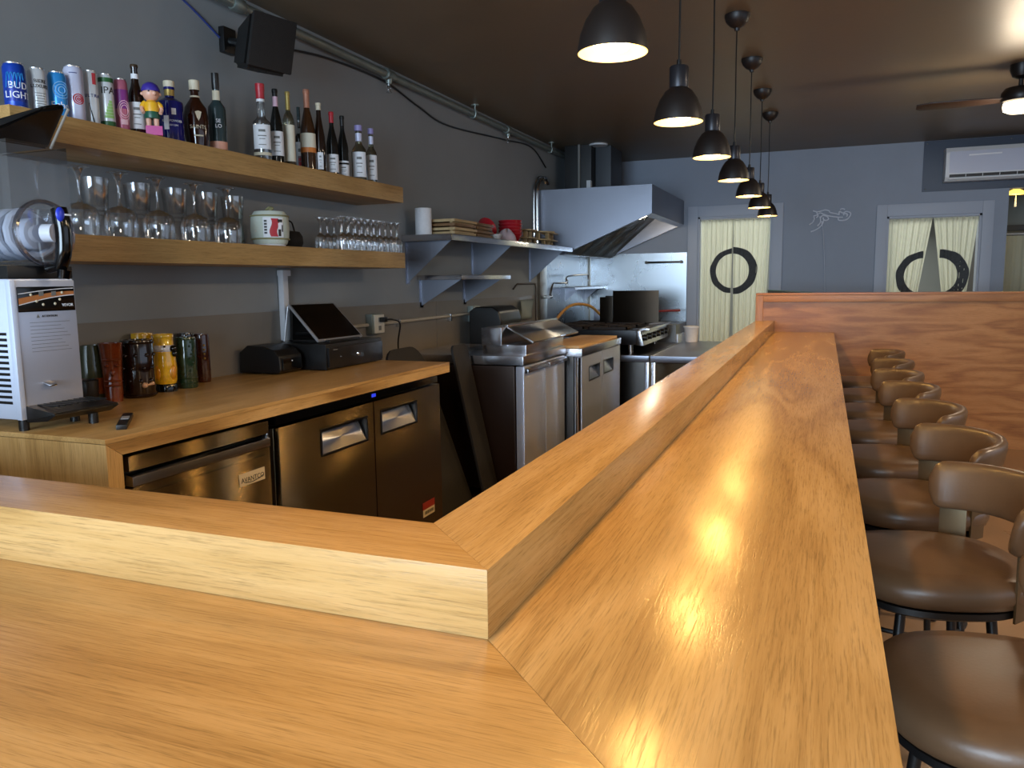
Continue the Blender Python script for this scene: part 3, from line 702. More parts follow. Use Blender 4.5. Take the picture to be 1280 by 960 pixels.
# ------------------------------------------------------------------ slush machine
t = thing('slush_machine', 'stainless slush machine with a clear bowl and black lid on the back counter', 'slush machine', (-2.27, 1.67, ZK)); o = t.location
X0, X1, Y0, Y1 = -2.42, -2.13, 1.567, 1.775; ZB0 = .992
b = MB(o); b.box(X0, X1-.004, Y0, Y1, ZB0, 1.395, .006); body = b.build('housing', S_slush, t)
MB(o).box(X1-.004, X1+.002, Y0+.012, Y1-.002, ZB0+.012, 1.39, .002).build('front_panel', steel('steel_front', (.68, .70, .76), .3, axis=2, rot=0, metal=.5), t)
b = MB(o); b.box(X1-.014, X1+.005, Y0-.003, Y0+.013, ZB0, 1.392, .002); b.build('corner_trim', S_slush, t)
b = MB(o)
for k in range(13): b.box(X0+.06, X1-.03, Y0-.0015, Y0+.001, ZB0+.045+k*.0165, ZB0+.053+k*.0165)
b.each('vent_slot', black, t)
MB(o).box(X0, X1-.003, Y0+.0, Y1, 1.396, 1.432, .004).build('bowl_seat', black, t)
cp = MB(o).box(X1+.002, X1+.004, Y0+.018, Y1-.006, 1.300, 1.372, .0015).build('control_panel', black_gloss, t)
b = MB(o)
def FP(u, v, w=0): return Vector((X1+.0045+w, Y0+.018+u*(Y1-Y0-.024), 1.300+v*.072))
top = [(i/8, .42+.5*sin(i/8*1.35)*.9) for i in range(9)]
b.sheet(lambda u, v: FP(.01+.98*u, (.30+.38*sin(u*1.4))+.24*v*(1-.45*u)), 12, 1); b.build('orange_swoosh', mat('swoosh_orange', 'B4703A', .4), cp)
b = MB(o); b.sheet(lambda u, v: FP(.01+.98*u, .26+.38*sin(u*1.4)+.035*v), 12, 1); b.sheet(lambda u, v: FP(.01+.98*u, .70+.21*sin(u*1.5)+.03*v), 12, 1); b.build('white_stripe', wht, cp)
b = MB(o)
for u, v in ((.22, .68), (.31, .42), (.42, .28), (.63, .30), (.72, .47), (.77, .75)): b.ball(FP(u, v, .001), .0042, 12, (.5, 1, 1))
b.each('button', bone, cp)
b = MB(o)
for u in (.36, .58): b.prism([FP(u, .62), FP(u+.08, .64), FP(u+.08, .82), FP(u, .80)], (.001, 0, 0))
b.each('panel_display', dull, cp)
text('lettering', 'VEVOR', .012, wht, cp, lambda u, v, w: FP(.86, .23, w)+Vector((0, u, v))-o)
text('notice_heading', 'ATTENTION', .009, ink, t, lambda u, v, w: Vector((X1+.0025+w, Y0+.115+u, 1.286+v))-o)
b = MB(o); b.prism([(X1+.0022, Y0+.072, 1.282), (X1+.0022, Y0+.083, 1.282), (X1+.0022, Y0+.0775, 1.292)], (.0008, 0, 0))
for k in range(9):
    b.box(X1+.002, X1+.0028, Y0+.05, Y0+.05+.13-.03*((k*7) % 4)/3, 1.268-k*.0105, 1.2692-k*.0105)
b.build('notice_print', dull, t)
MB(o).prism([(X1+.002, Y0+.075, 1.088), (X1+.002, Y0+.10, 1.090), (X1+.028, Y0+.10, 1.082), (X1+.028, Y0+.075, 1.080)], (0, 0, .006), .002).build('panel_latch', chrome, t)
# bowl
clear_ac = glassy('acrylic_clear', (.90, .92, .96), refl=.16, rough=.05)
yc = (Y0+Y1)/2
def bowlsec(x, k=1):
    w = .094*k; zb, zt = 1.430, 1.777
    pts = [(x, yc+w*1.0, zt)]+[(x, yc+w*cos(-s), zb+w+w*sin(-s)) for s in [i*pi/12 for i in range(13)]]+[(x, yc-w*1.0, zt)]
    return pts
b = MB(o); n = 16
secs = [bowlsec(x) for x in [X0+.03+(X1+.025-X0-.03)*i/8 for i in range(9)]]
for A, B in zip(secs, secs[1:]):
    va = [b.bm.verts.new(Vector(p)-o) for p in A]; vb = [b.bm.verts.new(Vector(p)-o) for p in B]
    for i in range(len(A)-1): b.bm.faces.new((va[i], va[i+1], vb[i+1], vb[i]))
b.bm.faces.new([b.bm.verts.new(Vector(p)-o) for p in secs[-1]]); b.bm.faces.new([b.bm.verts.new(Vector(p)-o) for p in secs[0]])
bmesh.ops.remove_doubles(b.bm, verts=b.bm.verts[:], dist=.0003)
bowl = b.build('clear_bowl', clear_ac, t, smooth=1.0)
frost = mat('auger_white', 'C9CEDA', .35)
b = MB(o)
b.lathe([(0, 0), (.046, 0), (.046, .24), (0, .26)], (X0+.05, yc, 1.525), 20, axis='x')
for k in range(44):
    pass
pts = [(X0+.05+.22*i/60, yc+.066*cos(i*.52), 1.525+.066*sin(i*.52)) for i in range(61)]
b.tube(pts, .012, 8); b.build('auger', frost, t)
b = MB(o); b.lathe([(.086, 0), (.094, 0), (.096, .008), (.094, .016), (.087, .018), (.084, .008), (.086, 0)], (X1+.018, yc, 1.525), 30, axis='x'); b.build('face_ring', glassy('ring_clear', (.72, .73, .78), refl=.3, rough=.1), t)
MB(o).tube([(X1+.03, yc-.005, 1.525), (X1+.06, yc+.005, 1.525)], .026, 16).build('spout_plug', frost, t)
b = MB(o)
xh = X1+.055
b.tube([(xh, yc+.025, 1.395), (xh+.004, yc+.027, 1.420)], [.016, .02], 14)
b.tube([(xh-.01, yc+.025, 1.425), (xh+.006, yc+.026, 1.465), (xh+.012, yc+.026, 1.525), (xh+.008, yc+.026, 1.565), (xh+.002, yc+.026, 1.595)], [.018, .022, .022, .024, .022], 14, smoothn=4)
b.tube([(xh-.045, yc+.012, 1.423), (xh-.01, yc+.022, 1.431), (xh, yc+.02, 1.440)], .014, 12)
tap = b.build('tap_handle', black_gloss, t)
bdg = MB(o); bdg.ball((xh+.026, yc+.01, 1.577), .019, 16, (.35, .75, 1.1)); bb = bdg.build('tap_badge', mat('badge_blue', '2A3FC8', .25), tap)
MB(o).box(xh+.0315, xh+.0335, yc+.02, yc+.04, 1.574, 1.579).build('badge_mark', wht, bb)
# lid
b = MB(o)
for v_ in ((-2.40, 1.560, 1.778), (-2.40, 1.755, 1.778), (-2.165, 1.560, 1.778), (-2.165, 1.755, 1.778), (-2.145, 1.562, 1.795), (-2.09, 1.68, 1.868), (-2.078, 1.755, 1.888), (-2.095, 1.70, 1.886), (-2.09, 1.752, 1.902), (-2.228, 1.755, 1.812), (-2.23, 1.60, 1.808), (-2.16, 1.60, 1.836), (-2.235, 1.58, 1.80), (-2.40, 1.755, 1.79), (-2.40, 1.57, 1.79)): b.bm.verts.new(Vector(v_)-o)
bmesh.ops.convex_hull(b.bm, input=b.bm.verts[:]); bmesh.ops.dissolve_limit(b.bm, angle_limit=.08, verts=b.bm.verts[:], edges=b.bm.edges[:]); bmesh.ops.bevel(b.bm, geom=b.bm.edges[:], offset=.005, segments=2, affect='EDGES')
b.build('lid', mat('lid_black', '060607', .3), t)
MB(o).tube([(-2.158, 1.757, 1.779), (-2.072, 1.757, 1.886)], .004, 8).build('lid_rim', mat('rim_grey', '8A8278', .4), t)
# drip tray and feet
b = MB(o)
b.prism([(X1+.002, Y0+.012, 1.032), (X1+.115, Y0+.012, 1.016), (X1+.12, Y0+.012, 1.009), (X1+.085, Y0+.012, .99), (X1+.002, Y0+.012, ZB0-.01)], (0, Y1-Y0+.012, 0), .006)
b.build('drip_tray', black, t)
b = MB(o)
for k in range(9): b.box(X1+.015, X1+.1, Y0+.04+k*.02, Y0+.046+k*.02, 1.0295, 1.033)
b.build('tray_grid', black_metal, t)
b = MB(o)
for x, y in ((X1-.02, Y0+.02), (X1-.02, Y1-.02), (X0+.03, Y0+.02), (X0+.03, Y1-.02), (X1+.07, Y1-.03)): b.cyl((x, y, ZK), .014, .036, 14)
b.each('foot', black, t)

# ------------------------------------------------------------------ tiki mugs
def glaze(n, c, r=.12): return mat(n, c, r, var=.25, vscale=30, coat=.4)
def mug(l, r, top, base, x, prof, m, label, extra=None, seg=26):
    p = at((l+r)/2, base, z=ZK); y = at((l+r)/2, base, x=x).y
    h = at((l+r)/2, top, x=x).z-ZK; d = depth((x, y, ZK)); th = abs((l+r)/2-640)/F_PX
    R = (r-l)*d/F_PX/2/sqrt(1+th*th)
    t = thing('tiki_mug', label, 'mug', (x, y, ZK), group='ceramic mugs on the back counter'); o = t.location
    P = [(R*a, h*b_) for a, b_ in prof]
    MB(o).lathe([(0, 0)]+P+[(P[-1][0]*.86, h), (P[-1][0]*.8, h*.9), (P[-1][0]*.75, h*.12), (0, h*.1)], o, seg).build('mug_body', m, t)
    if extra: extra(t, o, R, h, facing(x, y))
    return t
CYL = [(.95, 0), (1, .03), (1, .97), (.96, 1)]
def ringpt(o, R, a, u, z, k=1.0): return Vector((o.x+R*k*cos(a+u), o.y+R*k*sin(a+u), o.z+z))
def f_face(m):
    def fn(t, o, R, h, a):
        b = MB(o)
        for s in (-.45, .5): b.ball(ringpt(o, R, a, s, h*.62), R*.24, 12, (1, 1, .6))
        b.ball(ringpt(o, R, a, .03, h*.5), R*.2, 12, (1, 1, 1.6))
        for z in (.28, .36): b.tube([ringpt(o, R, a, -.7+i*.2, h*z, 1.0) for i in range(8)], R*.08, 6)
        b.tube([ringpt(o, R, a, -.8+i*.2, h*.72, 1.0) for i in range(9)], R*.1, 6)
        b.each('carved_face', m, t)
    return fn
brn = glaze('glaze_brown', '6A2E12'); blkb = glaze('glaze_black_brown', '1C0E0A'); dgr = glaze('glaze_green', '1F3422'); olv = glaze('glaze_olive', '3A4230'); mar = glaze('glaze_maroon', '38180E')
def f_olive(t, o, R, h, a):
    MB(o).lathe([(R*.93, h*.12), (R*.985, h*.2), (R*1.005, h*.42)], o, 26).build('orange_band', glaze('glaze_orange', '8A4424'), t)
mug(101, 134, 431, 486, -2.46, [(.85, 0), (.92, .05), (1, .4), (.92, .8), (.8, 1)], olv, 'olive green mug with an orange band beside the slush machine', f_olive)
mug(127, 157, 428, 487.5, -2.38, [(.78, 0), (.8, .1), (.84, .5), (.98, .9), (1.05, 1)], brn, 'glossy brown flared tiki mug with a carved face', f_face(brn))
def f_drum(t, o, R, h, a):
    b = MB(o)
    for z in (.04, .95): b.tube([ringpt(o, R, 0, i*2*pi/24, h*z, 1.0) for i in range(25)], R*.07, 6)
    for k in range(12): b.ball(ringpt(o, R, a, -1.2+k*.22, h*(.3+.22*(k % 3))), R*.13, 8)
    b.each('carved_relief', blkb, t)
    b = MB(o); b.ball(ringpt(o, R, a, .35, h*.22, .97), R*.2, 12, (1, 1, .9)); b.tube([ringpt(o, R, a, .5, h*.22, 1.0), ringpt(o, R, a, .95, h*.24, 1.02)], [R*.05, R*.12], 8); b.build('shell_ornament', mat('shell', 'C49A78', .3), t)
mug(153, 196, 424, 487, -2.385, CYL, blkb, 'wide black-brown drum tiki mug with a shell ornament', f_drum)
def f_parrot(t, o, R, h, a):
    MB(o).lathe([(R*.80, h*.955), (R*.86, h*.94), (R*.88, h*.97), (R*.82, h*1.0), (R*.7, h*.99)], o, 26).build('yellow_rim', glaze('glaze_yellow', 'D9A81E'), t)
    b = MB(o); b.ball((o.x, o.y, o.z+h*.75), R*1.0, 22, (1, 1, .56)); b.build('white_head', glaze('glaze_white', 'D6D6DA'), t)
    b = MB(o); b.ball(ringpt(o, R, a, .85, h*.75, 1.0), R*.34, 14, (1, 1, .9)); b.ball(ringpt(o, R, a, .9, h*.66, 1.06), R*.24, 12, (1, 1, 1.2)); b.build('black_beak', black_gloss, t)
    b = MB(o); b.ball(ringpt(o, R, a, .05, h*.79, .97), R*.11, 10); b.build('black_eye', black_gloss, t)
    b = MB(o)
    for s in (-.8, .75): b.ball(ringpt(o, R, a, s, h*.34, .72), R*.42, 14, (1, 1, 2.0))
    b.each('wing', glaze('glaze_amber', 'D08A18'), t)
    MB(o).lathe([(0, 0), (R*.95, 0), (R*.97, h*.1), (R*.8, h*.16), (0, h*.16)], o, 24).build('black_foot', black_gloss, t)
mug(193, 223, 417, 481, -2.40, [(.8, .1), (.96, .2), (1, .4), (.94, .6), (.84, .75), (.80, .97)], glaze('glaze_yellow', 'D9A81E'), 'yellow bird-shaped mug with a white head and black beak', f_parrot)
def f_green(t, o, R, h, a):
    b = MB(o)
    for z in (.1, .2, .96): b.tube([ringpt(o, R, 0, i*2*pi/24, h*z, 1.0) for i in range(25)], R*.06, 6)
    for k in range(8): b.ball(ringpt(o, R, a, .35+.16*(k % 3), h*(.35+.08*k)), R*.12, 8)
    b.each('carved_relief', dgr, t)
mug(221, 248, 421, 477.5, -2.40, CYL, dgr, 'dark green cylindrical tiki mug right of the yellow bird mug', f_green)
def f_gold(t, o, R, h, a):
    b = MB(o)
    for k in range(4): b.ball(ringpt(o, R, a, .3, h*(.5+.09*k)), R*.16, 8)
    b.each('gilt_ornament', mat('gilt', 'A88A4A', .3, .4), t)
mug(244, 264, 417, 469, -2.475, CYL, mar, 'reddish brown mug at the right end of the mug row', f_gold)
mug(224, 246, 416, 466, -2.50, CYL, blkb, 'black mug hidden behind the dark green tiki mug')
mug(167, 195, 416, 470, -2.49, CYL, glaze('glaze_yellow', 'D9A81E'), 'yellow-rimmed mug behind the black-brown drum mug')
t = thing('black_cup', 'plain black cup between the slush machine and the olive mug', 'cup', (-2.40, at(110, 480, x=-2.40).y, ZK)); o = t.location
MB(o).lathe([(0, 0), (.024, 0), (.031, .012), (.034, .085), (.031, .088), (.028, .012), (0, .008)], o, 22).build('cup_body', black, t)

# ------------------------------------------------------------------ till, tablet, printer, remote
t = thing('receipt_printer', 'black rounded receipt printer left of the cash drawer', 'printer', (-2.55, 3.04, ZK)); o = t.location
b = MB(o); b.prism([(-2.53, 2.95, ZK+.006), (-2.31, 2.95, ZK+.006), (-2.295, 2.95, ZK+.02), (-2.30, 2.95, ZK+.085), (-2.33, 2.95, ZK+.112), (-2.39, 2.95, ZK+.130), (-2.48, 2.95, ZK+.132), (-2.525, 2.95, ZK+.10)], (0, .165, 0), .008, 3)
b.build('housing', black, t)
MB(o).box(-2.295, -2.291, 2.965, 3.1, ZK+.018, ZK+.072, .001).build('front_plate', black_gloss, t)
MB(o).ball((-2.29, 3.03, ZK+.06), .003, 8).build('status_light', wht, t)
t = thing('cash_drawer', 'black steel cash drawer under the tablet till', 'cash drawer', (-2.38, 3.4, ZK)); o = t.location
MB(o).box(-2.485, -2.19, 3.155, 3.665, ZK+.004, ZK+.125, .004).build('case', black, t)
dr = MB(o).box(-2.19, -2.178, 3.165, 3.655, ZK+.014, ZK+.108, .003).build('drawer_front', mat('drawer_black', '100F10', .3), t)
b = MB(o); b.lathe([(0, 0), (.014, 0), (.012, .006), (0, .006)], (-2.178, 3.42, ZK+.062), 18, axis='x'); b.box(-2.172, -2.150, 3.4185, 3.4215, ZK+.048, ZK+.064); b.build('lock_and_key', chrome, dr)
b = MB(o); b.ball((-2.177, 3.26, ZK+.06), .003, 8); b.box(-2.178, -2.1768, 3.2, 3.235, ZK+.095, ZK+.099); b.build('drawer_marks', dull, dr)
b = MB(o)
for x in (-2.46, -2.22):
    for y in (3.19, 3.63): b.cyl((x, y, ZK), .012, .006, 10)
b.each('foot', black, t)
TL, TR_, BR_, BL_ = Vector((-2.45, 3.235, 1.272)), Vector((-2.45, 3.615, 1.268)), Vector((-2.262, 3.60, 1.094)), Vector((-2.262, 3.205, 1.096))
t = thing('tablet_till', 'silver-framed tablet till tilted back on a black stand above the cash drawer', 'tablet', (-2.36, 3.4, ZK+.125)); o = t.location
nrm = (BL_-TL).cross(TR_-TL).normalized(); nrm = nrm if nrm.x > 0 else -nrm
MB(o).prism([TL, TR_, BR_, BL_], -nrm*.012, .003).build('tablet_frame', mat('tablet_silver', 'B4B4B8', .3, .6), t)
def lerp4(u, v): return (TL*(1-u)+TR_*u)*(1-v)+(BL_*(1-u)+BR_*u)*v
MB(o).prism([lerp4(.025, .03)+nrm*.0002, lerp4(.975, .03)+nrm*.0002, lerp4(.975, .965)+nrm*.0002, lerp4(.025, .965)+nrm*.0002], nrm*.0012).build('screen', black_gloss, t)
zt_ = ZK+.125
b = MB(o); b.prism([TL+Vector((0, .03, -.016)), TL+Vector((-.016, .03, -.016)), Vector((-2.475, 3.265, zt_+.002)), Vector((-2.46, 3.265, zt_+.002))], (0, .27, 0))
b.prism([Vector((-2.475, 3.265, zt_+.001)), Vector((-2.24, 3.265, zt_+.001)), Vector((-2.24, 3.265, zt_+.012)), Vector((-2.475, 3.265, zt_+.012))], (0, .27, 0), .002)
b.tube([(-2.46, 3.3, zt_+.04), (-2.34, 3.3, zt_+.045)], .012, 10); b.build('stand', black, t)
MB(o).tube([TL+Vector((-.004, -.001, -.01)), Vector((-2.478, 3.225, zt_+.006))], .004, 8).build('side_edge', mat('tablet_silver', 'B4B4B8', .3, .6), t)
t = thing('card_reader', 'small black card reader behind the right edge of the tablet', 'card reader', (-2.47, 3.60, ZK+.125)); o = t.location
MB(o).prism([(-2.50, 3.625, ZK+.125), (-2.44, 3.625, ZK+.125), (-2.40, 3.625, ZK+.15), (-2.478, 3.625, ZK+.26), (-2.50, 3.625, ZK+.262)], (0, .03, 0), .004).build('reader_body', black, t)
p0, p1, p2 = at(145, 538, z=ZK), at(159, 537, z=ZK), at(167, 521, z=ZK)
t = thing('remote_control', 'small black remote lying near the left end of the back counter', 'remote', ((p0.x+p2.x)/2, (p0.y+p2.y)/2, ZK)); o = t.location
p3 = p0+(p2-p1)
b = MB(o); b.prism([(p.x, p.y, ZK+.0005) for p in (p0, p1, p2, p3)], (0, 0, .014), .003); b.build('remote_body', black, t)
def rp(u, v): return p0*(1-u)*(1-v)+p1*u*(1-v)+p2*u*v+p3*(1-u)*v
b = MB(o); b.prism([(rp(u, v).x, rp(u, v).y, ZK+.0147) for u, v in ((.12, .45), (.88, .45), (.88, .68), (.12, .68))], (0, 0, .001)); b.build('remote_screen', mat('lcd_grey', '9AA0A8', .3), t)
# ------------------------------------------------------------------ speaker, pipe and cables on the left wall
t = thing('wall_speaker', 'black wall speaker angled from a bracket above the bottles', 'speaker', (-2.40, 3.05, 2.45)); o = t.location
# cabinet: footprint polygon (trapezoid) extruded upwards, turned towards the room
def SPK(px, py, x): return at(px, py, x=x)
spx = mat('speaker_shell', '121110', .55)
fa_, fb_ = Vector((-2.30, 2.88, 0)), Vector((-2.24, 3.105, 0))
nf = Vector((.965, -.26, 0)).normalized()
def spkpt(u, w, z): q = fa_*(1-u)+fb_*u-nf*w; return Vector((q.x, q.y+(z-2.50)*.26, z))
zb_, zt2 = 2.275, 2.535
b = MB(o)
A = [spkpt(0, .0, zb_), spkpt(1, .0, zb_), spkpt(.72, .16, zb_+.04), spkpt(.18, .16, zb_+.04)]
B = [spkpt(0, .0, zt2), spkpt(1, .0, zt2), spkpt(.72, .16, zt2-.04), spkpt(.18, .16, zt2-.04)]
bm2 = bmesh.new(); va = [bm2.verts.new(p-o) for p in A]; vb = [bm2.verts.new(p-o) for p in B]
bm2.faces.new(va); bm2.faces.new(vb[::-1])
for i in range(4): bm2.faces.new((va[i], vb[i], vb[(i+1) % 4], va[(i+1) % 4]))
bmesh.ops.recalc_face_normals(bm2, faces=bm2.faces[:]); bmesh.ops.bevel(bm2, geom=bm2.edges[:], offset=.018, segments=3, affect='EDGES'); b._join(bm2)
b.build('cabinet', spx, t)
b = MB(o); b.prism([spkpt(.02, -.001, zb_+.012), spkpt(.98, -.001, zb_+.012), spkpt(.98, -.001, zt2-.012), spkpt(.02, -.001, zt2-.012)], nf*.014, .006); b.build('grille', mat('speaker_grille', '17120F', .7, bump=.6, bscale=400), t)
b = MB(o); q = spkpt(.5, .15, 2.43); b.tube([q, q-nf*.03], .03, 14); b.box(XW, XW+.03, q.y-.05, q.y+.03, 2.40, 2.51, .004); b.tube([q-nf*.02, Vector((XW+.02, q.y-.01, 2.455))], .018, 10); b.build('bracket', black, t)

ZP, XP = 2.615, -2.50
t = thing('sprinkler_pipe', 'grey galvanised sprinkler pipe running under the ceiling along the left wall', 'pipe', (XP, 5.5, ZP)); o = t.location
MB(o).tube([(XP, 2.2, ZP), (XP, YB-.001, ZP)], .022, 16).build('pipe_run', galv, t)
b = MB(o); b.tube([(XP, 3.0, ZP), (XP, 3.01, ZP), (XP, 3.07, ZP), (XP, 3.08, ZP)], [.026, .031, .031, .026], 16); b.tube([(XP, YB-.03, ZP), (XP, YB-.001, ZP)], [.03, .045], 18); b.each('coupling', galv, t)
for i, px in enumerate((486, 635, 724)):
    y = at(px, 100+(px-486)*.445, x=XP).y
    b = MB(o); b.tube([(XP, y-.045, ZP), (XP, y-.04, ZP), (XP, y+.04, ZP), (XP, y+.045, ZP)], [.026, .032, .032, .026], 16)
    b.tube([(XP, y, ZP-.02), (XP, y, ZP-.05)], [.024, .018], 12)
    f = b.build('tee_fitting', galv, t)
    b = MB(o); b.tube([(XP, y, ZP-.05), (XP, y, ZP-.062)], .01, 10)
    b.tube([(XP, y-.004, ZP-.062), (XP, y-.016, ZP-.074), (XP, y-.012, ZP-.092), (XP, y, ZP-.097), (XP, y+.012, ZP-.092), (XP, y+.016, ZP-.074), (XP, y+.004, ZP-.062)], .003, 6, smoothn=3)
    b.cyl((XP, y, ZP-.102), .018, .003, 16); b.build('sprinkler_head', chrome, f)
for px, py in ((591, 150), (687, 190)):
    y = at(px, py, x=XP).y
    b = MB(o); b.cyl((XP+.02, y, ZC-.008), .03, .008, 16); b.tube([(XP+.02, y, ZC-.008), (XP+.02, y, ZP+.03), (XP+.026, y, ZP+.01), (XP+.02, y, ZP-.02), (XP, y, ZP-.029), (XP-.02, y, ZP-.018)], .0065, 8, smoothn=4); b.build('hanger', galv, t)
b = MB((XW+.01, 6, 2.5))
q = at(480, 105, x=XW+.012); r2 = at(560, 155, x=XW+.012); r3 = at(630, 172, x=XW+.012)
b.tube([(XW+.012, 3.35, 2.52), (XW+.012, 3.8, 2.575), (XW+.012, q.y, 2.585), (XW+.012, (q.y+r2.y)/2, 2.52), (XW+.012, r2.y, 2.475), (XW+.012, r3.y, 2.545), (XW+.012, 7.0, 2.58), (XW+.012, 7.4, 2.45)], .006, 8, smoothn=8)
tag(b.build('speaker_cable', black), 'black cable sagging along the left wall below the sprinkler pipe', 'cable')
b = MB((XW+.01, 2.6, 2.6)); b.tube([(XW+.004, 2.4, 2.655), (XW+.004, 2.75, 2.56), (XW+.004, 2.99, 2.45)], .0045, 8, smoothn=6)
tag(b.build('speaker_cable', mat('cable_blue', '2A3A7A', .5)), 'thin blue cable running down to the wall speaker', 'cable')

# ------------------------------------------------------------------ white riser, sockets and conduit on the left wall
t = thing('cable_riser', 'white vertical cable riser on the wall under the lower oak shelf', 'cable duct', (XW+.004, 3.3, ZK+.16)); o = t.location
MB(o).box(XW+.004, XW+.036, 3.285, 3.325, ZK+.13, 1.43, .004).build('duct', white_paint, t)
MB(o).box(XW+.004, XW+.04, 3.28, 3.345, 1.41, 1.44, .005).build('elbow', white_paint, t)
MB(o).cyl((XW+.027, 3.305, ZK+.06), .022, .07, 16).build('end_plug', dull, t)
t = thing('conduit', 'thin pale conduit running along the left wall between the two sockets', 'conduit', (XW+.02, 4.8, 1.125)); o = t.location
MB(o).tube([(XW+.018, 3.75, 1.12), (XW+.018, 6.3, 1.128)], .011, 10).build('tube', mat('conduit_paint', 'A89E8C', .4), t)
b = MB(o)
for y in (4.45, 5.2): b.box(XW+.004, XW+.034, y-.008, y+.008, 1.09, 1.14, .002)
b.each('clip', chrome, t)
def socket(y, label, sock):
    t = thing('wall_socket', label, 'socket', (XW+.005, y, 1.12)); o = t.location
    MB(o).box(XW+.005, XW+.05, y-.075, y+.055, 1.065, 1.185, .004).build('back_box', galv, t)
    MB(o).box(XW+.05, XW+.06, y-.06, y+.05, 1.07, 1.18, .004).build('face_plate', mat('socket_white', 'CFC9BA', .4), t)
    b = MB(o)
    for z in (1.1, 1.15): b.box(XW+.06, XW+.0615, y-.018, y+.012, z-.014, z+.014, .0005)
    b.each('outlet', dull, t)
socket(4.16, 'double socket with a black plug beside the tablet till', 1)
socket(5.62, 'double socket below the steel shelves in front of the black appliance', 0)
t = thing('power_cord', 'black plug and power cord hanging from the socket beside the tablet till', 'power cord', (XW+.08, 4.2, 1.1)); o = t.location
MB(o).box(XW+.062, XW+.1, 4.15, 4.185, 1.135, 1.165, .006).build('plug', black, t)
MB(o).tube([(XW+.1, 4.17, 1.15), (XW+.13, 4.19, 1.15), (XW+.14, 4.26, 1.12), (XW+.1, 4.30, 1.0), (XW+.09, 4.32, .8), (XW+.09, 4.3, .3), (XW+.09, 4.3, .006)], .005, 8, smoothn=6).build('cord', black, t)

# ------------------------------------------------------------------ steel wall shelves
def gusset(b, x0, x1, y, zt, h):
    b.prism([(x0, y, zt), (x1, y, zt), (x1, y, zt-.02), (x0, y, zt-h)], (0, .003, 0))
t = thing('steel_shelf', 'long stainless wall shelf carrying trays and red bowls', 'shelf', (-2.4, 4.55, 1.66)); o = t.location
xf, ya, yb_ = -2.19, 4.56, 7.13
MB(o).box(XW+.004, xf, ya, yb_, 1.668, 1.672).build('shelf_plate', S_x, t)
b = MB(o); b.box(xf-.003, xf, ya, yb_, 1.632, 1.672, .001); b.box(XW+.004, xf, ya-.003, ya, 1.632, 1.672, .001); b.box(XW+.004, xf, yb_, yb_+.003, 1.632, 1.672); b.build('rolled_edge', S_bright, t)
for y in (4.62, 5.66, 6.95):
    b = MB(o); gusset(b, XW+.004, xf-.02, y, 1.667, .30); b.box(XW+.0005, XW+.004, y-.02, y+.03, 1.36, 1.667); b.build('bracket', S_hood, t)
t = thing('steel_shelf', 'short stainless wall shelf hung below the long steel shelf', 'shelf', (-2.4, 4.6, 1.40)); o = t.location
xf2, ya2, yb2 = -2.215, 4.75, 5.62
MB(o).box(XW+.004, xf2, ya2, yb2, 1.412, 1.416).build('shelf_plate', S_x, t)
b = MB(o); b.box(xf2-.003, xf2, ya2, yb2, 1.385, 1.416, .001); b.box(XW+.004, xf2, ya2-.003, ya2, 1.385, 1.416, .001); b.build('rolled_edge', S_bright, t)
for y in (4.80, 5.5):
    b = MB(o); gusset(b, XW+.004, xf2-.02, y, 1.411, .20); b.box(XW+.0005, XW+.004, y-.02, y+.03, 1.20, 1.411); b.build('bracket', S_hood, t)
ZS = 1.672
# things on the long steel shelf
y, h, r = item(498, 517, 253, -2.44, ZS)
t = thing('paper_roll', 'white paper roll standing at the near end of the long steel shelf', 'paper roll', (-2.43, 4.64, ZS)); o = t.location
MB(o).lathe([(.016, 0), (.052, 0), (.053, .004), (.053, .17), (.05, .172), (.016, .172), (.016, 0)], o, 24).build('roll', white_lab, t)
tw = wood('tray_wood_pale', 1, 'D2BE98', 'B89E74', '8A704A', rough=.5); tw2 = wood('tray_wood_dark', 1, '9A7852', '7C5C3C', '523A24', rough=.5)
def tray(x0, x1, y0, y1, z, m, label, group):
    t = thing('wooden_tray', label, 'tray', ((x0+x1)/2, (y0+y1)/2, z), group=group); o = t.location
    MB(o).box(x0, x1, y0, y1, z+.007, z+.025, .003).build('tray_board', m, t)
    b = MB(o); b.box(x0+.02, x0+.04, y0+.01, y1-.01, z, z+.007); b.box(x1-.04, x1-.02, y0+.01, y1-.01, z, z+.007); b.each('runner', m, t)
names = ['bottom', 'second from bottom', 'third from bottom', 'top']
for k in range(4):
    tray(-2.50+.012*((k*5) % 3), -2.245+.012*((k*3) % 3), 4.72, 5.06+.02*(k % 2), ZS+k*.027, tw if k in (0, 3, 1) else tw2, names[k]+' tray of the pale near stack on the long steel shelf', 'wooden trays on the steel shelf')
for k in range(4):
    tray(-2.50, -2.25-.012*((k*3) % 3), 5.09, 5.36+.02*(k % 2), ZS+k*.026, tw2, names[k]+' tray of the darker stack just behind the pale stack', 'wooden trays on the steel shelf')
rbowl = mat('bowl_red', 'A81F2A', .2, coat=.3)
def bowl_prof(R, h): return [(0, 0), (R*.52, 0), (R*.55, .004), (R*.7, h*.3), (R*.92, h*.75), (R, h), (R*.96, h), (R*.86, h*.72), (R*.6, h*.25), (0, h*.15)]
def bowl(c, R, h, label, group=None, m=None, name='bowl', cat='bowl'):
    t = thing(name, label, cat, c, group=group); o = t.location
    MB(o).lathe(bowl_prof(R, h), c, 28).build('bowl_body', m or rbowl, t)
    MB(o).lathe([(R*.955, h-.001), (R*.98, h+.0015), (R*1.0, h-.001)], c, 28).build('rim', m or mat('rim_red', 'C8606A', .2), t)
    return t
yb0 = 6.02
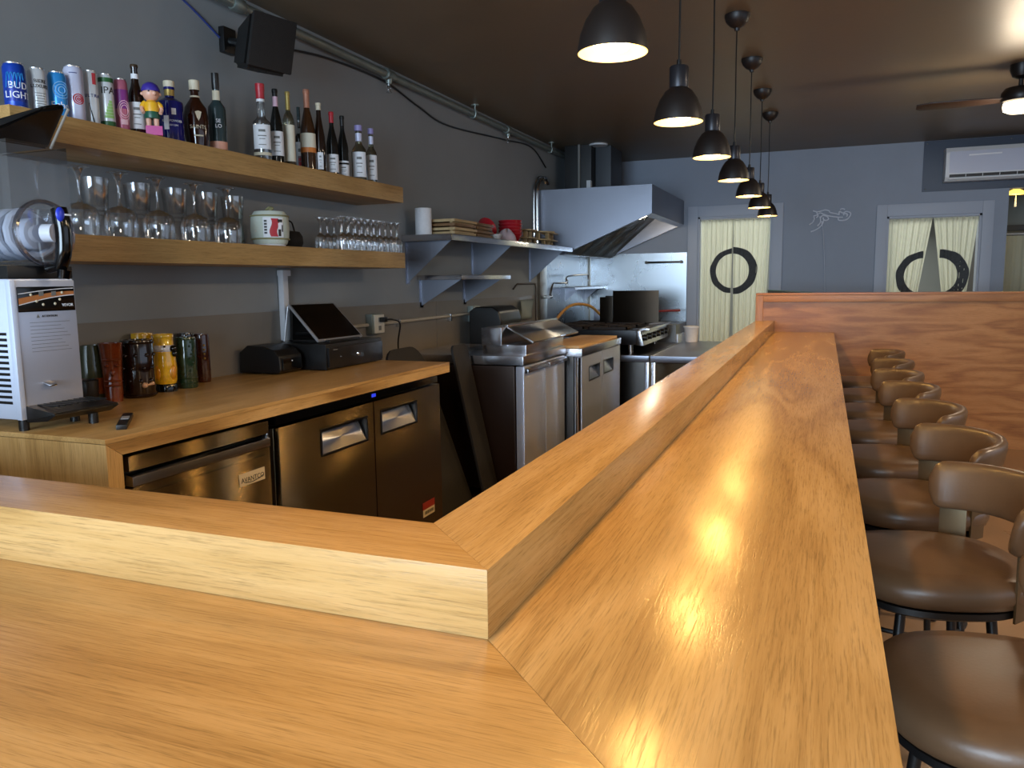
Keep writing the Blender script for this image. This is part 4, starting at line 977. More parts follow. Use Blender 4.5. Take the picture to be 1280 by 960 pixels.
for k in range(5):
    bowl((-2.37, yb0, ZS+k*.026), .098, .075, ('bottom', 'second from bottom', 'middle', 'second from top', 'top')[k]+' bowl of the nested red stack on the steel shelf', 'nested red bowls')
t = bowl((-2.43, 5.60, ZS+.06), .085, .065, 'red bowl tipped on its side beside the darker tray stack', m=rbowl); t.rotation_euler = (radians(-62), radians(25), 0); t.location.z = ZS+.075
t = thing('black_pot', 'small black pot lying between the trays and the red bowls', 'pot', (-2.35, 5.475, ZS)); o = t.location
MB(o).lathe([(0, 0), (.04, 0), (.047, .01), (.048, .075), (.044, .078), (.042, .012), (0, .008)], o, 24).build('pot_body', black, t)
MB(o).tube([(o.x, o.y+.048, ZS+.06), (o.x, o.y+.06, ZS+.055), (o.x, o.y+.059, ZS+.03), (o.x, o.y+.048, ZS+.025)], .005, 8, smoothn=3).build('handle', black, t)
bowl((-2.26, 5.445, ZS), .05, .038, 'small white patterned bowl at the front edge of the steel shelf', m=mat('bowl_white', 'B8B4B0', .3, var=.3, vscale=60))
t = thing('cloth_bundle', 'pinkish white cloth bundle next to the stack of red bowls', 'cloth', (-2.28, 5.72, ZS)); o = t.location
def cl(u, v):
    a, p = u*2*pi, v*pi/2; rr = .92+.10*sin(3*a+2)+.07*sin(5*a+p*3)
    return (o.x+.085*rr*cos(a)*cos(p)*.8, o.y+.10*rr*sin(a)*cos(p), ZS+.001+.085*sin(p)*(1+.15*sin(2*a)))
b = MB(o); b.sheet(cl, 28, 8); bmesh.ops.remove_doubles(b.bm, verts=b.bm.verts[:], dist=.0005); b.build('cloth_folds', mat('cloth_pink', 'B8A6AC', .85, bump=.4, bscale=40), t, smooth=3)
def stand(x, y, z, label, rz=0, w=.17):
    t = thing('serving_stand', label, 'serving stand', (x, y, z), rz, group='wooden serving stands'); o = Vector((0, 0, 0))
    MB().box(-.06, .06, -w/2, w/2, .052, .064, .002).build('plank', tw, t)
    for s in (-1, 1): MB().box(-.018, .018, s*w*.3-.009, s*w*.3+.009, 0, .052, .002).build('leg', tw, t)
for k, (y, rz, nz, nm) in enumerate(((6.38, .05, 2, 'nearest'), (6.68, -.5, 2, 'middle'), (6.97, .1, 2, 'farthest'))):
    for j in range(nz):
        stand(-2.36+.03*j*(k == 1), y+.012*j, ZS+j*.0645, ('lower', 'upper')[j]+' wooden serving stand of the '+nm+' pair on the steel shelf', rz, .2 if k == 0 else .18)

# ------------------------------------------------------------------ kitchen line
t = thing('floor_mat', 'black rubber floor mat leaning upright behind the open end of the oak counter', 'mat', (-2.0, 3.86, 0), group='leaning rubber mats'); o = t.location
def lean(o, t, y0, y1, xt, xb, zt, r=.12):
    L_ = sqrt((xt-xb)**2+zt**2)
    def fn(p, q): return (xb+(xt-xb)*q/L_, y0+(y1-y0)*p, zt*q/L_)
    pts = []
    W = y1-y0
    for cx, cz, a0 in ((W-r, r, -pi/2), (W-r, L_-r, 0), (r, L_-r, pi/2), (r, r, pi)):
        for i in range(7):
            a = a0+i*pi/12; pts.append(fn((cx+r*cos(a))/W, cz+r*sin(a)))
    b = MB(o); n = Vector((zt, 0, xb-xt)).normalized()
    b.prism(pts, n*.016, .003); return b.build('mat_sheet', rubber, t)
lean(o, t, 3.70, 4.12, -2.22, -1.86, 1.0)
t = thing('floor_mat', 'second rubber mat, taller, between the leaning mat and the steel prep fridge', 'mat', (-2.0, 4.24, 0), group='leaning rubber mats'); o = t.location
lean(o, t, 4.14, 4.345, -2.02, -1.80, 1.0, .04)

def caster(b, x, y, h=.1):
    b.cyl((x-.012, y, .04), .04, .024, 16, axis='x'); b.box(x-.02, x+.02, y-.02, y+.02, .06, h)
XPF = -1.65
t = thing('prep_fridge', 'dark-sided stainless prep fridge with two doors next to the leaning mats', 'prep fridge', (-2.07, 4.78, 0)); o = t.location
MB(o).box(-2.49, XPF-.06, 4.375, 5.20, .1, .865, .004).build('cabinet', mat('cabinet_side', '2B1C12', .32, .5), t)
MB(o).box(-2.50, XPF, 4.37, 5.205, .872, .925, .004).build('worktop', S_bright, t)
for y0, y1 in ((4.39, 4.785), (4.795, 5.19)):
    d = MB(o).box(XPF-.055, XPF-.004, y0, y1, .14, .862, .006).build('door', S_kit, t)
    MB(o).prism([(XPF-.004, y0+.01, .855), (XPF+.02, y0+.01, .845), (XPF+.022, y0+.01, .825), (XPF-.004, y0+.01, .82)], (0, y1-y0-.02, 0), .002).build('door_grip', S_bright, d)
b = MB(o)
for x in (-2.42, -1.78):
    for y in (4.44, 5.13): caster(b, x, y)
b.each('caster', black, t)
MB(o).box(-1.95, -1.665, 4.46, 5.2, .9255, .985, .003).build('pan_rail', S_bright, t)
lid = MB(o).prism([(-1.80, 4.48, 1.090), (-1.80, 4.48, 1.098), (-1.625, 4.48, 1.006), (-1.63, 4.48, .996)], (0, .95, 0), .001).build('sloped_lid', S_x, t)
MB(o).box(-1.93, -1.80, 4.40, 5.25, .9865, 1.092, .003).build('lid_housing', S_bright, t)
MB(o).box(-1.815, -1.785, 4.47, 5.44, 1.092, 1.104, .003).build('lid_rim', S_bright, lid)
MB(o).tube([(-1.63, 5.02, 1.005), (-1.595, 5.02, 1.012), (-1.595, 5.14, 1.012), (-1.63, 5.14, 1.005)], .006, 8).build('lid_handle', chrome, lid)
XBF = -1.54
t = thing('worktop_fridge', 'bright two-door stainless fridge topped with a wooden cutting board', 'fridge', (-2.0, 5.78, 0)); o = t.location
MB(o).box(-2.49, XBF-.06, 5.225, 6.35, .1, .845, .004).build('cabinet', S_dk, t)
MB(o).box(-2.50, XBF, 5.22, 6.355, .848, .9, .003).build('worktop', S_bright, t)
door_with_pocket(o, XBF-.004, 5.235, 5.775, .14, .842, 5.42, 5.70, .66, .755, S_kit, t)
door_with_pocket(o, XBF-.004, 5.785, 6.34, .14, .842, 5.83, 6.11, .665, .76, S_kit, t)
b = MB(o); b.lathe([(0, 0), (.022, 0), (.022, .7), (0, .7)], (XBF-.03, 5.245, .14), 12); b.build('hinge_post', chrome, t)
b = MB(o)
for x in (-2.42, -1.66):
    for y in (5.3, 6.28): caster(b, x, y)
b.each('caster', black, t)
b = MB((-1.7, 5.8, .9)); b.box(-1.88, XBF-.03, 5.27, 6.345, .9005, .918, .004)
tag(b.build('cutting_board', wood('board_wood', 1, 'D9B98A', 'C9A570', 'A88050', rough=.45)), 'long pale wooden cutting board on top of the bright two-door fridge', 'cutting board')
t = thing('rice_warmer', 'black rounded countertop appliance behind the sloped steel lid', 'appliance', (-2.33, 5.6, .9)); o = t.location
MB(o).prism([(-2.45, 5.36, .906), (-2.2, 5.36, .906), (-2.19, 5.36, 1.08), (-2.21, 5.36, 1.15), (-2.26, 5.36, 1.185), (-2.40, 5.36, 1.185), (-2.45, 5.36, 1.15)], (0, .42, 0), .02, 3).build('housing', black, t)
MB(o).box(-2.19, -2.184, 5.42, 5.72, .98, 1.06, .002).build('front_panel', black_gloss, t)
b = MB(o); b.box(-2.44, -2.21, 5.38, 5.76, .9, .907); b.each('foot', rubber, t)
t = thing('paper_notice', 'white paper sheets hanging on the wall right of the black appliance', 'paper', (XW+.02, 6.7, 1.1)); o = t.location
b = MB(o); b.sheet(lambda u, v: (XW+.036+.012*sin(u*4+v*3), 6.6+.34*u, 1.03+.17*v), 10, 6, .002); b.build('sheet', mat('paper_mint', 'C4CEC8', .6), t, smooth=3)
# thin conduit beside the post
b = MB((XW, 7.05, 0)); b.tube([(XW+.012, 7.08, .001), (XW+.012, 7.08, 1.30), (XW+.012, 7.06, 1.345), (XW+.012, 6.6, 1.345), (XW+.012, 6.5, 1.30)], .007, 8)
tag(b.build('thin_pipe', mat('pipe_brown', '4A3E34', .5)), 'thin dark pipe turning along the wall left of the steel post', 'pipe')
# pot filler
t = thing('pot_filler', 'chrome pot-filler tap with folding arm on the wall above the range', 'tap', (XW+.04, 7.3, 1.25)); o = t.location
b = MB(o); b.tube([(XW+.006, 7.26, 1.215), (XW+.09, 7.26, 1.215)], .016, 12); b.tube([(XW+.09, 7.22, 1.215), (XW+.09, 7.3, 1.215)], .018, 12); b.tube([(XW+.09, 7.26, 1.215), (XW+.1, 7.30, 1.31), (XW+.1, 7.36, 1.345)], .011, 10, smoothn=4); b.build('valve', chrome, t)
b = MB(o); b.tube([(XW+.1, 7.36, 1.345), (XW+.12, 7.72, 1.345)], .009, 10); b.tube([(XW+.12, 7.72, 1.32), (XW+.12, 7.72, 1.37)], .015, 10); b.tube([(XW+.12, 7.72, 1.36), (XW+.12, 7.75, 1.41), (XW+.14, 8.35, 1.43), (XW+.14, 8.42, 1.42), (XW+.14, 8.43, 1.36)], .009, 10, smoothn=4); b.build('folding_arm', chrome, t)
t = thing('steel_shelf', 'small stainless shelf on the splashback under the pot-filler arm', 'shelf', (XW+.1, 8.3, 1.3)); o = t.location
MB(o).box(XW+.008, -2.37, 7.8, 8.94, 1.298, 1.302).build('shelf_plate', S_x, t)
MB(o).box(-2.373, -2.37, 7.8, 8.94, 1.275, 1.302).build('rolled_edge', S_bright, t)
for y in (8.0, 8.75):
    b = MB(o); gusset(b, XW+.008, -2.39, y, 1.297, .15); b.build('bracket', S_hood, t)
# range on a refrigerated base
t = thing('chef_base', 'low dark refrigerated base under the gas range', 'chef base', (-1.9, 7.4, 0)); o = t.location
MB(o).box(-2.50, -1.42, 6.75, 8.2, .1, .66, .004).build('cabinet', S_dk, t)
MB(o).box(-2.50, -1.38, 6.70, 8.22, .665, .72, .004).build('worktop', S_hood, t)
MB(o).box(-1.42, -1.385, 6.72, 6.76, .1, .664, .004).build('corner_post', S_bright, t)
for y0 in (6.78, 7.49):
    d = MB(o).box(-1.42, -1.395, y0, y0+.69, .14, .64, .004).build('drawer', S_door, t)
    MB(o).box(-1.395, -1.37, y0+.1, y0+.59, .56, .59, .004).build('grip', S_bright, d)
b = MB(o)
for x in (-2.4, -1.5):
    for y in (6.85, 8.1): caster(b, x, y)
b.each('caster', black, t)
t = thing('gas_range', 'black-topped gas range with a slanting knob panel under the hood', 'range', (-1.9, 7.5, .72)); o = t.location
MB(o).box(-2.42, -1.54, 6.9, 8.12, .795, .925, .004).build('body', mat('range_black', '17161A', .3, .4), t)
b = MB(o)
for x in (-2.36, -1.60):
    for y in (6.97, 8.05): b.cyl((x, y, .72), .022, .077, 12)
b.each('foot', S_bright, t)
pan = MB(o).prism([(-1.54, 6.9, .79), (-1.47, 6.9, .79), (-1.50, 6.9, .915), (-1.54, 6.9, .925)], (0, 1.22, 0), .002).build('knob_panel', S_bright, t)
b = MB(o)
MB(o).box(-1.60, -1.44, 7.0, 8.10, .918, .936, .004).build('front_rail', S_bright, t)
for k in range(6):
    MB(o).lathe([(0, 0), (.03, 0), (.026, .03), (0, .032)], (-1.486, 7.0+k*.2, .855), 16, axis='x').build('knob', black, pan)
b = MB(o)
for gx in (-2.2, -1.8):
    for gy_ in (7.1, 7.5, 7.9):
        b.box(gx-.18, gx+.18, gy_-.18, gy_-.165, .93, .95); b.box(gx-.18, gx+.18, gy_+.165, gy_+.18, .93, .95)
        b.box(gx-.18, gx-.165, gy_-.18, gy_+.18, .93, .95); b.box(gx+.165, gx+.18, gy_-.18, gy_+.18, .93, .95)
        for q in range(4):
            a = q*pi/2+pi/4; b.bar((gx+.05*cos(a), gy_+.05*sin(a), .945), (gx+.2*cos(a), gy_+.2*sin(a), .945), .014, .014)
b.each('grate', mat('cast_iron', '1F1613', .6, bump=.4), t)
b = MB(o)
for gx in (-2.2, -1.8):
    for gy_ in (7.1, 7.5, 7.9): b.cyl((gx, gy_, .925), .045, .014, 16)
b.each('burner', mat('burner', '3A2A22', .5, .4), t)
t = thing('splash_guard', 'upright dark steel splash plate standing at the back of the range', 'splash guard', (-1.7, 7.74, .95)); o = t.location
splm = steel('steel_sooty', (.26, .23, .20), .4, axis=2)
MB(o).box(-1.955, -1.50, 7.72, 7.74, .9505, 1.262, .003).build('plate', splm, t)
MB(o).box(-2.09, -1.96, 7.725, 7.775, .9505, 1.2, .003).build('side_plate', splm, t)
MB(o).box(-2.03, -1.955, 7.715, 7.735, 1.20, 1.214, .002).build('top_clip', black, t)
b = MB((-2.3, 7.5, 1.0)); b.tube([(-2.40, 7.2, .97), (-2.38, 7.4, 1.06), (-2.34, 7.55, 1.12), (-2.28, 7.72, 1.13), (-2.2, 7.86, 1.09), (-2.1, 7.95, .965)], .014, 10, smoothn=6)
tag(b.build('gas_hose', mat('hose_yellow', 'B4803A', .4)), 'yellow-brown hose arching behind the range', 'hose')
t = thing('deep_fryer', 'dark fryer with a red basket handle between the range and the doorway', 'fryer', (-1.7, 8.55, 0)); o = t.location
MB(o).box(-2.3, -1.42, 8.26, 8.88, .1, .90, .005).build('cabinet', S_dk, t)
MB(o).box(-1.42, -1.40, 8.27, 8.87, .15, .8, .004).build('door', S_kit, t)
MB(o).box(-2.3, -2.2, 8.26, 8.88, .9, 1.05, .005).build('back_riser', S_hood, t)
b = MB(o); b.tube([(-1.95, 8.5, .98), (-1.65, 8.5, 1.03), (-1.42, 8.5, 1.04)], .012, 10); b.build('basket_handle', mat('handle_red', '8E2020', .4), t)
b = MB(o); b.box(-2.15, -1.8, 8.36, 8.64, .9, .97); b.build('basket', S_dk, t)
b = MB(o)
for x in (-2.2, -1.5):
    for y in (8.33, 8.8): b.cyl((x, y, 0), .025, .1, 10)
b.each('foot', S_bright, t)
t = thing('worktop_fridge', 'low stainless worktop unit tucked behind the raised bar ledge', 'worktop unit', (-.9, 6.6, 0)); o = t.location
MB(o).box(-1.17, -.58, 5.91, 7.38, .1, .745, .004).build('cabinet', S_door, t)
MB(o).box(-1.20, -.555, 5.88, 7.41, .75, .8, .004).build('worktop', S_hood, t)
MB(o).box(-1.195, -1.165, 5.89, 5.92, .08, .748, .003).build('corner_post', S_bright, t)
for y0 in (5.95, 6.67):
    d = MB(o).box(-1.19, -1.172, y0, y0+.69, .15, .73, .004).build('door', S_door, t)
    MB(o).box(-1.208, -1.19, y0+.1, y0+.59, .66, .69, .003).build('grip', S_bright, d)
b = MB(o)
for x in (-1.1, -.65):
    for y in (6.0, 7.3): b.cyl((x, y, 0), .025, .1, 10)
b.each('foot', black, t)
t = thing('plastic_tub', 'white plastic tub at the far end of the low worktop unit', 'tub', (-1.12, 7.33, .8)); o = t.location
MB(o).lathe([(0, 0), (.055, 0), (.066, .12), (.07, .125), (.066, .13), (.055, .01), (0, .008)], o, 22).build('tub_body', white_lab, t)
MB(o).lathe([(0, .13), (.074, .13), (.074, .142), (0, .145)], o, 22).build('tub_lid', white_pl, t)

# ------------------------------------------------------------------ extraction hood
t = thing('extraction_hood', 'large stainless extraction hood with a slanting underside in the far left corner', 'hood', (-2.0, 8.0, 1.613)); o = t.location
HY0, HY1 = 7.2, YB-.008
prof = [(-2.545, 2.215), (-1.468, 2.215), (-1.468, 1.962), (-2.30, 1.613), (-2.545, 1.613)]
b = MB(o)
b.prism([(x, HY0, z) for x, z in prof], (0, .012, 0)); b.build('end_panel', S_hood, t)
b = MB(o); b.prism([(x, HY1-.012, z) for x, z in prof], (0, .012, 0)); b.build('end_panel', S_hood, t)
MB(o).box(-1.48, -1.468, HY0+.012, HY1-.012, 1.962, 2.215).build('front_panel', S_hood, t)
MB(o).box(-2.545, -1.48, HY0+.012, HY1-.012, 2.203, 2.215).build('top_panel', S_hood, t)
b = MB(o); b.box(-2.545, -2.30, HY0+.012, HY1-.012, 1.613, 1.618)
b.prism([(-1.47, HY0+.005, 1.966), (-1.47, HY0+.005, 1.956), (-1.52, HY0+.005, 1.934), (-1.52, HY0+.005, 1.944)], (0, HY1-HY0-.01, 0))
for yy in (HY0+.012, HY1-.05): b.prism([(-1.47, yy, 1.966), (-2.3, yy, 1.618), (-2.3, yy, 1.613), (-1.47, yy, 1.959)], (0, .038, 0))
b.build('bottom_rim', S_bright, t)
# baffle filters: four framed units with upright channels
fm = steel('steel_filter', (.55, .52, .46), .3, axis=2)
p0f, p1f = Vector((-2.29, 0, 1.63)), Vector((-1.80, 0, 2.05)); dvec = (p1f-p0f); nrm_f = Vector((dvec.z, 0, -dvec.x)).normalized()
for k in range(4):
    ys = HY0+.02+k*(HY1-HY0-.04)/4; ye = ys+(HY1-HY0-.04)/4-.008
    b = MB(o)
    b.prism([Vector((p0f.x, ys, p0f.z)), Vector((p1f.x, ys, p1f.z)), Vector((p1f.x, ye, p1f.z)), Vector((p0f.x, ye, p0f.z))], -nrm_f*.006)
    n = 9
    for i in range(n):
        yy = ys+(i+.25)*(ye-ys)/n
        b.prism([Vector((p0f.x, yy, p0f.z)), Vector((p1f.x, yy, p1f.z)), Vector((p1f.x, yy+(ye-ys)/n*.5, p1f.z)), Vector((p0f.x, yy+(ye-ys)/n*.5, p0f.z))], nrm_f*.022)
    b.build('baffle_filter', fm, t)
b = MB(o); b.box(-1.80, -1.48, HY0+.012, HY1-.012, 2.05, 2.055); b.build('inner_ceiling', S_hood, t)
b = MB(o); b.tube([(-1.66, HY0+.3, 2.04), (-1.66, HY0+.9, 2.04), (-1.60, HY0+.95, 2.04)], .012, 8); b.tube([(-1.66, HY0+.5, 2.04), (-1.66, HY0+.5, 1.98)], .01, 8); b.tube([(-1.75, HY0+1.0, 2.04), (-1.75, HY0+1.0, 1.97)], .01, 8); b.build('fire_nozzle_pipe', chrome, t)
lamp_w = mat('lamp_glow', 'FFF1D8', .4, emit=9, ecol='FFE9C4')
b = MB(o); b.ball((-1.60, HY0+.24, 1.99), .05, 16, (1, 1.2, 1)); b.build('hood_lamp', lamp_w, t)
# duct and conduits over the hood
t = thing('exhaust_duct', 'dark boxed exhaust duct rising from the hood to the ceiling', 'duct', (-2.35, 7.7, 2.22)); o = t.location
MB(o).box(-2.43, -2.16, 7.66, 8.1, 2.216, ZC-.001, .003).build('duct_box', mat('duct_black', '0F0F11', .5), t)
MB(o).box(-2.155, -2.0, 7.8, 8.25, 2.216, ZC-.001, .003).build('side_box', mat('duct_grey', '32363C', .5), t)
b = MB(o); b.tube([(-2.28, 7.645, 2.216), (-2.28, 7.645, ZC)], .014, 10); b.build('conduit', dull, t)
b = MB(o); b.box(-2.19, -2.15, 7.6, 7.655, 2.216, 2.33); b.build('bracket', white_paint, t)
MB(o).cyl((-2.1, 7.7, ZC-.015), .09, .015, 20).build('ceiling_plate', white_paint, t)
t = thing('bent_conduit', 'pair of shiny bent conduits left of the hood', 'conduit', (XW+.02, 7.12, 1.9)); o = t.location
for dy, r in ((0, .010), (.09, .017)):
    MB(o).tube([(XW+.02, 7.03+dy, 1.70), (XW+.02, 7.03+dy, 2.12), (XW+.022, 7.05+dy, 2.24), (XW+.03, 7.12+dy, 2.32), (XW+.05, 7.2+dy, 2.33), (XW+.06, 7.24+dy, 2.28)], r, 10, smoothn=4).build('tube', chrome, t)
# rail on the back splash
t = thing('utensil_rail', 'short steel rail fixed to the splashback right of the hood lamp', 'rail', (-1.68, YB-.03, 1.555)); o = t.location
MB(o).tube([(-1.88, YB-.05, 1.557), (-1.47, YB-.05, 1.557)], .011, 10).build('bar', S_dk, t)
b = MB(o)
for x in (-1.87, -1.485): b.tube([(x, YB-.006, 1.557), (x, YB-.06, 1.557)], .018, 10)
b.each('rail_post', dull, t)
# ------------------------------------------------------------------ pendants
shade_o = mat('pendant_black', '1C1614', .45, spec=.5); shade_i = mat('pendant_inner', 'F2DFB4', .5)
WARM = (1.0, .54, .14)
bulb_m = mat('pendant_bulb', 'FFF0C8', .4, emit=20, ecol='FFD890')
PX = -.4555; PZ = 1.868
def pendant():
    t = thing('pendant_lamp', '', 'pendant lamp', (PX, 1.79, PZ), group='black pendants above the raised ledge')
    out = [(.0785, 0), (.0775, .012), (.072, .04), (.060, .07), (.044, .094), (.031, .104)]
    MB().lathe(out+[(.0295, .106)], seg=36).build('shade', shade_o, t, smooth=1.2)
    MB().lathe([(.0785, 0), (.0765, .0), (.0705, .039), (.0585, .068), (.042, .091), (.02, .1), (0, .1)], seg=36).build('shade_lining', shade_i, t, smooth=1.2)
    MB().lathe([(0, .104), (.0295, .104), (.0305, .108), (.0305, .168), (.028, .172), (0, .172)], seg=24).build('neck', mat('neck_grey', '2E2E33', .35, .5), t)
    MB().lathe([(0, .172), (.009, .172), (.007, .192), (0, .192)], seg=12).build('cord_grip', black, t)
    MB().tube([(0, 0, .19), (.001, 0, .4), (-.001, .001, .6), (0, 0, ZC-PZ-.05)], .0032, 8).build('cord', black, t)
    zc = ZC-PZ
    MB().lathe([(0, zc-.078), (.012, zc-.078), (.014, zc-.066), (.035, zc-.055), (.054, zc-.035), (.062, zc-.012), (.062, zc-.001), (0, zc-.001)], seg=28).build('ceiling_canopy', shade_o, t)
    MB().ball((0, 0, .026), .045, 18, (1, 1, .62)).build('bulb', bulb_m, t)
    return t
pn = ['nearest pendant lamp, its top cut off by the upper frame edge', 'second nearest pendant lamp in the row', 'third nearest pendant lamp in the row', 'middle pendant lamp of the seven, fourth from the camera', 'fifth pendant lamp from the camera', 'sixth pendant lamp from the camera, last but one', 'farthest and smallest-looking pendant lamp']
pys = [1.79, 2.64, 3.45, 4.30, 5.17, 6.03, 6.87]
proto = proto_p = pendant()
for i, y in enumerate(pys+[.93]):  # last position belongs to the added, unseen corner pendant
    if i < 7:
        p = proto if i == 0 else copy_tree(proto)
        p.location = (PX, y, PZ); p['label'] = pn[i]
    L = bpy.data.lights.new('pendant_light', 'SPOT'); L.energy = PEND_W; L.color = WARM; L.shadow_soft_size = .05; L.spot_size = radians(148); L.spot_blend = .2
    lo = bpy.data.objects.new('pendant_light', L); COL.objects.link(lo); lo.location = (PX, y, PZ-.012)

# ------------------------------------------------------------------ bar stools
leath = mat('leather_brown', '5C4632', .36, spec=.5, var=.1, vscale=9, bump=.06, bscale=120)
leath_d = mat('leather_edge', '3E2A1C', .4, var=.08, vscale=9)
post_m = mat('stool_post', '6E5F48', .38, .75)
def stool():
    t = thing('bar_stool', '', 'bar stool', (0, 0, 0), group='brown leather bar stools')
    MB().lathe([(0, .575), (.19, .575), (.217, .583), (.226, .605), (.224, .628), (.210, .646), (.16, .655), (.08, .658), (0, .659)], seg=48, sup=2.5).build('seat', leath, t, smooth=1.5)
    MB().lathe([(0, .552), (.2, .552), (.212, .560), (.212, .575), (0, .575)], seg=40, sup=2.5).build('seat_rim', black_metal, t)
    # wrap-around padded back: rounded section swept along an arc
    R0, A = .245, radians(70); n = 40; rows = []
    b = MB()
    for i in range(n+1):
        s = -1+2*i/n; a = s*A; e = max(0, (abs(s)-.86)/.14); k = sqrt(max(0.0, 1-e*e))
        hh = .066*(.30+.70*k) if e else .066; tt = .0225*(.35+.65*k) if e else .0225
        row = []
        for j in range(16):
            q = 2*pi*j/16; cu, su = cos(q), sin(q)
            du = tt*abs(cu)**.7*(1 if cu > 0 else -1); dz = hh*abs(su)**.55*(1 if su > 0 else -1)
            r = R0+du+.014*(dz/.066)*1.0
            row.append(b.bm.verts.new((r*cos(a), r*sin(a), .79+dz-.012*abs(s)**2)))
        rows.append(row)
    for A_, B_ in zip(rows, rows[1:]):
        for j in range(16): b.bm.faces.new((A_[j], A_[(j+1) % 16], B_[(j+1) % 16], B_[j]))
    b.bm.faces.new(rows[0][::-1]); b.bm.faces.new(rows[-1])
    br = b.build('backrest', leath, t, smooth=1.5)
    for sg in (-1, 1):
        a = sg*radians(54); c_, s_ = cos(a), sin(a); tx, ty = -s_, c_
        b = MB()
        for (r0, r1, z0, z1) in ((.232, .238, .60, .80),):
            P = [(.236*c_-tx*.034, .236*s_-ty*.034), (.236*c_+tx*.034, .236*s_+ty*.034), (.230*c_+tx*.034, .230*s_+ty*.034), (.230*c_-tx*.034, .230*s_-ty*.034)]
            b.prism([(x, y, .553) for x, y in P], (0, 0, .21), .001)
            b.box(0, 0, 0, 0, 0, 0) if False else None
        b.build('back_post', post_m, t)
    for q in range(4):
        a = pi/4+q*pi/2
        MB().tube([(.15*cos(a), .15*sin(a), .552), (.168*cos(a), .168*sin(a), .4), (.215*cos(a), .215*sin(a), .004)], [.0125, .0125, .011], 12).build('leg', black_metal, t)
    MB().tube([(.188*cos(s), .188*sin(s), .23) for s in [i*2*pi/40 for i in range(41)]], .008, 8).build('foot_ring', black_metal, t)
    b = MB()
    for s in (-1, 1): b.tube([(-.05*s, .12*s, .545), (-.03*s, .04*s, .515), (.03*s, -.04*s, .515), (.05*s, -.12*s, .545)], .009, 8)
    b.build('swivel_brace', black_metal, t)
    return t
sl = ['nearest bar stool, cut off by the bottom right corner', 'second bar stool from the camera, back running out of the frame', 'third bar stool from the camera', 'fourth bar stool from the camera', 'fifth bar stool from the camera', 'sixth bar stool from the camera', 'seventh bar stool from the camera, last but one before the partition', 'farthest bar stool beside the oak partition']
ST = [(.335, 1.565, 8), (.28, 2.25, 16), (.285, 2.89, 15), (.265, 3.52, 15), (.25, 4.15, 15), (.24, 4.73, 14), (.255, 5.39, 10), (.26, 6.06, 8)]
proto = stool()
for i, (x, y, a) in enumerate(ST):
    s = proto if i == 0 else copy_tree(proto)
    s.location = (x, y, 0); s.rotation_euler = (0, 0, radians(a)); s['label'] = sl[i].replace('bar stool', 'brown leather bar stool')

# ------------------------------------------------------------------ curtains in the doorways
cloth = mat('curtain_cream', 'E9E8CF', .85, bump=.15, bscale=180)
_nt = cloth.node_tree; _tr = _nt.nodes.new('ShaderNodeBsdfTranslucent'); _tr.inputs['Color'].default_value = (.8, .8, .66, 1)
_mx = _nt.nodes.new('ShaderNodeMixShader'); _mx.inputs[0].default_value = .35; _ou = [n for n in _nt.nodes if n.type == 'OUTPUT_MATERIAL'][0]
_nt.links.new(_nt.nodes['Principled BSDF'].outputs[0], _mx.inputs[1]); _nt.links.new(_tr.outputs[0], _mx.inputs[2]); _nt.links.new(_mx.outputs[0], _ou.inputs['Surface'])
brush = mat('brush_ink', '3C3F42', .75, var=.25, vscale=60)
def pleat(u, s): return .009*sin(u*s*2*pi)+.005*sin(u*s*4.7*pi+1.3)
def curtain_pair(name, label, x0, x1, zt, gap_top, gap_bot, cx, cz, R0, R1, yc, skew):
    t = thing(name, label, 'curtain', ((x0+x1)/2, yc, zt)); o = t.location
    MB(o).tube([(x0-.01, yc, zt-.012), (x1+.01, yc, zt-.012)], .009, 10).build('rod', white_paint, t)
    gx = cx
    def mk(side):
        def X(u, v):     # u 0..1 across, v 0 bottom..1 top
            gt = gap_top/2; gb = gap_bot/2; g = gb+(gt-gb)*v
            if side < 0: a, b_ = x0+.006, gx-g
            else: a, b_ = gx+g, x1-.006-skew*(1-v)
            return a+(b_-a)*u
        def S(u, v, off=0): return Vector((X(u, v), yc+pleat(u+(.3 if side > 0 else 0), 6)*(1-.25*v)-off, .28+(zt-.30)*v))
        return X, S
    for side, nm in ((-1, 'left'), (1, 'right')):
        X, S = mk(side)
        b = MB(o); b.sheet(lambda u, v: S(u, v), 160, 16); cur = b.build('curtain_panel', cloth, t, smooth=3)
        b = MB(o); MB(o)
        def uv(x, z):
            v = (z-.28)/(zt-.30); a0, a1 = X(0, v), X(1, v); return (x-a0)/(a1-a0), v
        n = 72; g = []
        sh = gap_bot*.16*side if gap_bot > .08 else 0
        for i in range(n+1):
            a = (pi/2+pi*i/n) if side < 0 else (-pi/2+pi*i/n)
            row = []
            for j in range(5):
                w = 1+.10*sin(a*2+1)+.04*sin(a*9)
                rr = R0+(R1-R0)*(j/4)*w
                if side > 0: rr += .012*j/4*(1+cos(a))
                xx = cx+sh+rr*cos(a); zz = cz+rr*sin(a)*1.06
                u, v = uv(xx, zz); u = min(max(u, .003), .997)
                row.append(b.bm.verts.new(S(u, v, .011)-o))
            g.append(row)
        for A_, B_ in zip(g, g[1:]):
            for j in range(4): b.bm.faces.new((A_[j], A_[j+1], B_[j+1], B_[j]))
        b.build('painted_ring', brush, cur, smooth=3)
    return t
curtain_pair('door_curtain', 'cream split curtain with a complete painted ring in the doorway behind the bar end', D1[0]+.02, D1[1]-.005, D1[2]-.01, .004, .05, -.945, 1.45, .175, .232, YB+.05, .07)
curtain_pair('door_curtain', 'cream split curtain parted in a V, its painted ring split, in the right doorway', D2[0]+.012, D2[1]-.012, D2[2]-.005, .008, .46, .982, 1.37, .165, .235, YB+.05, .16)
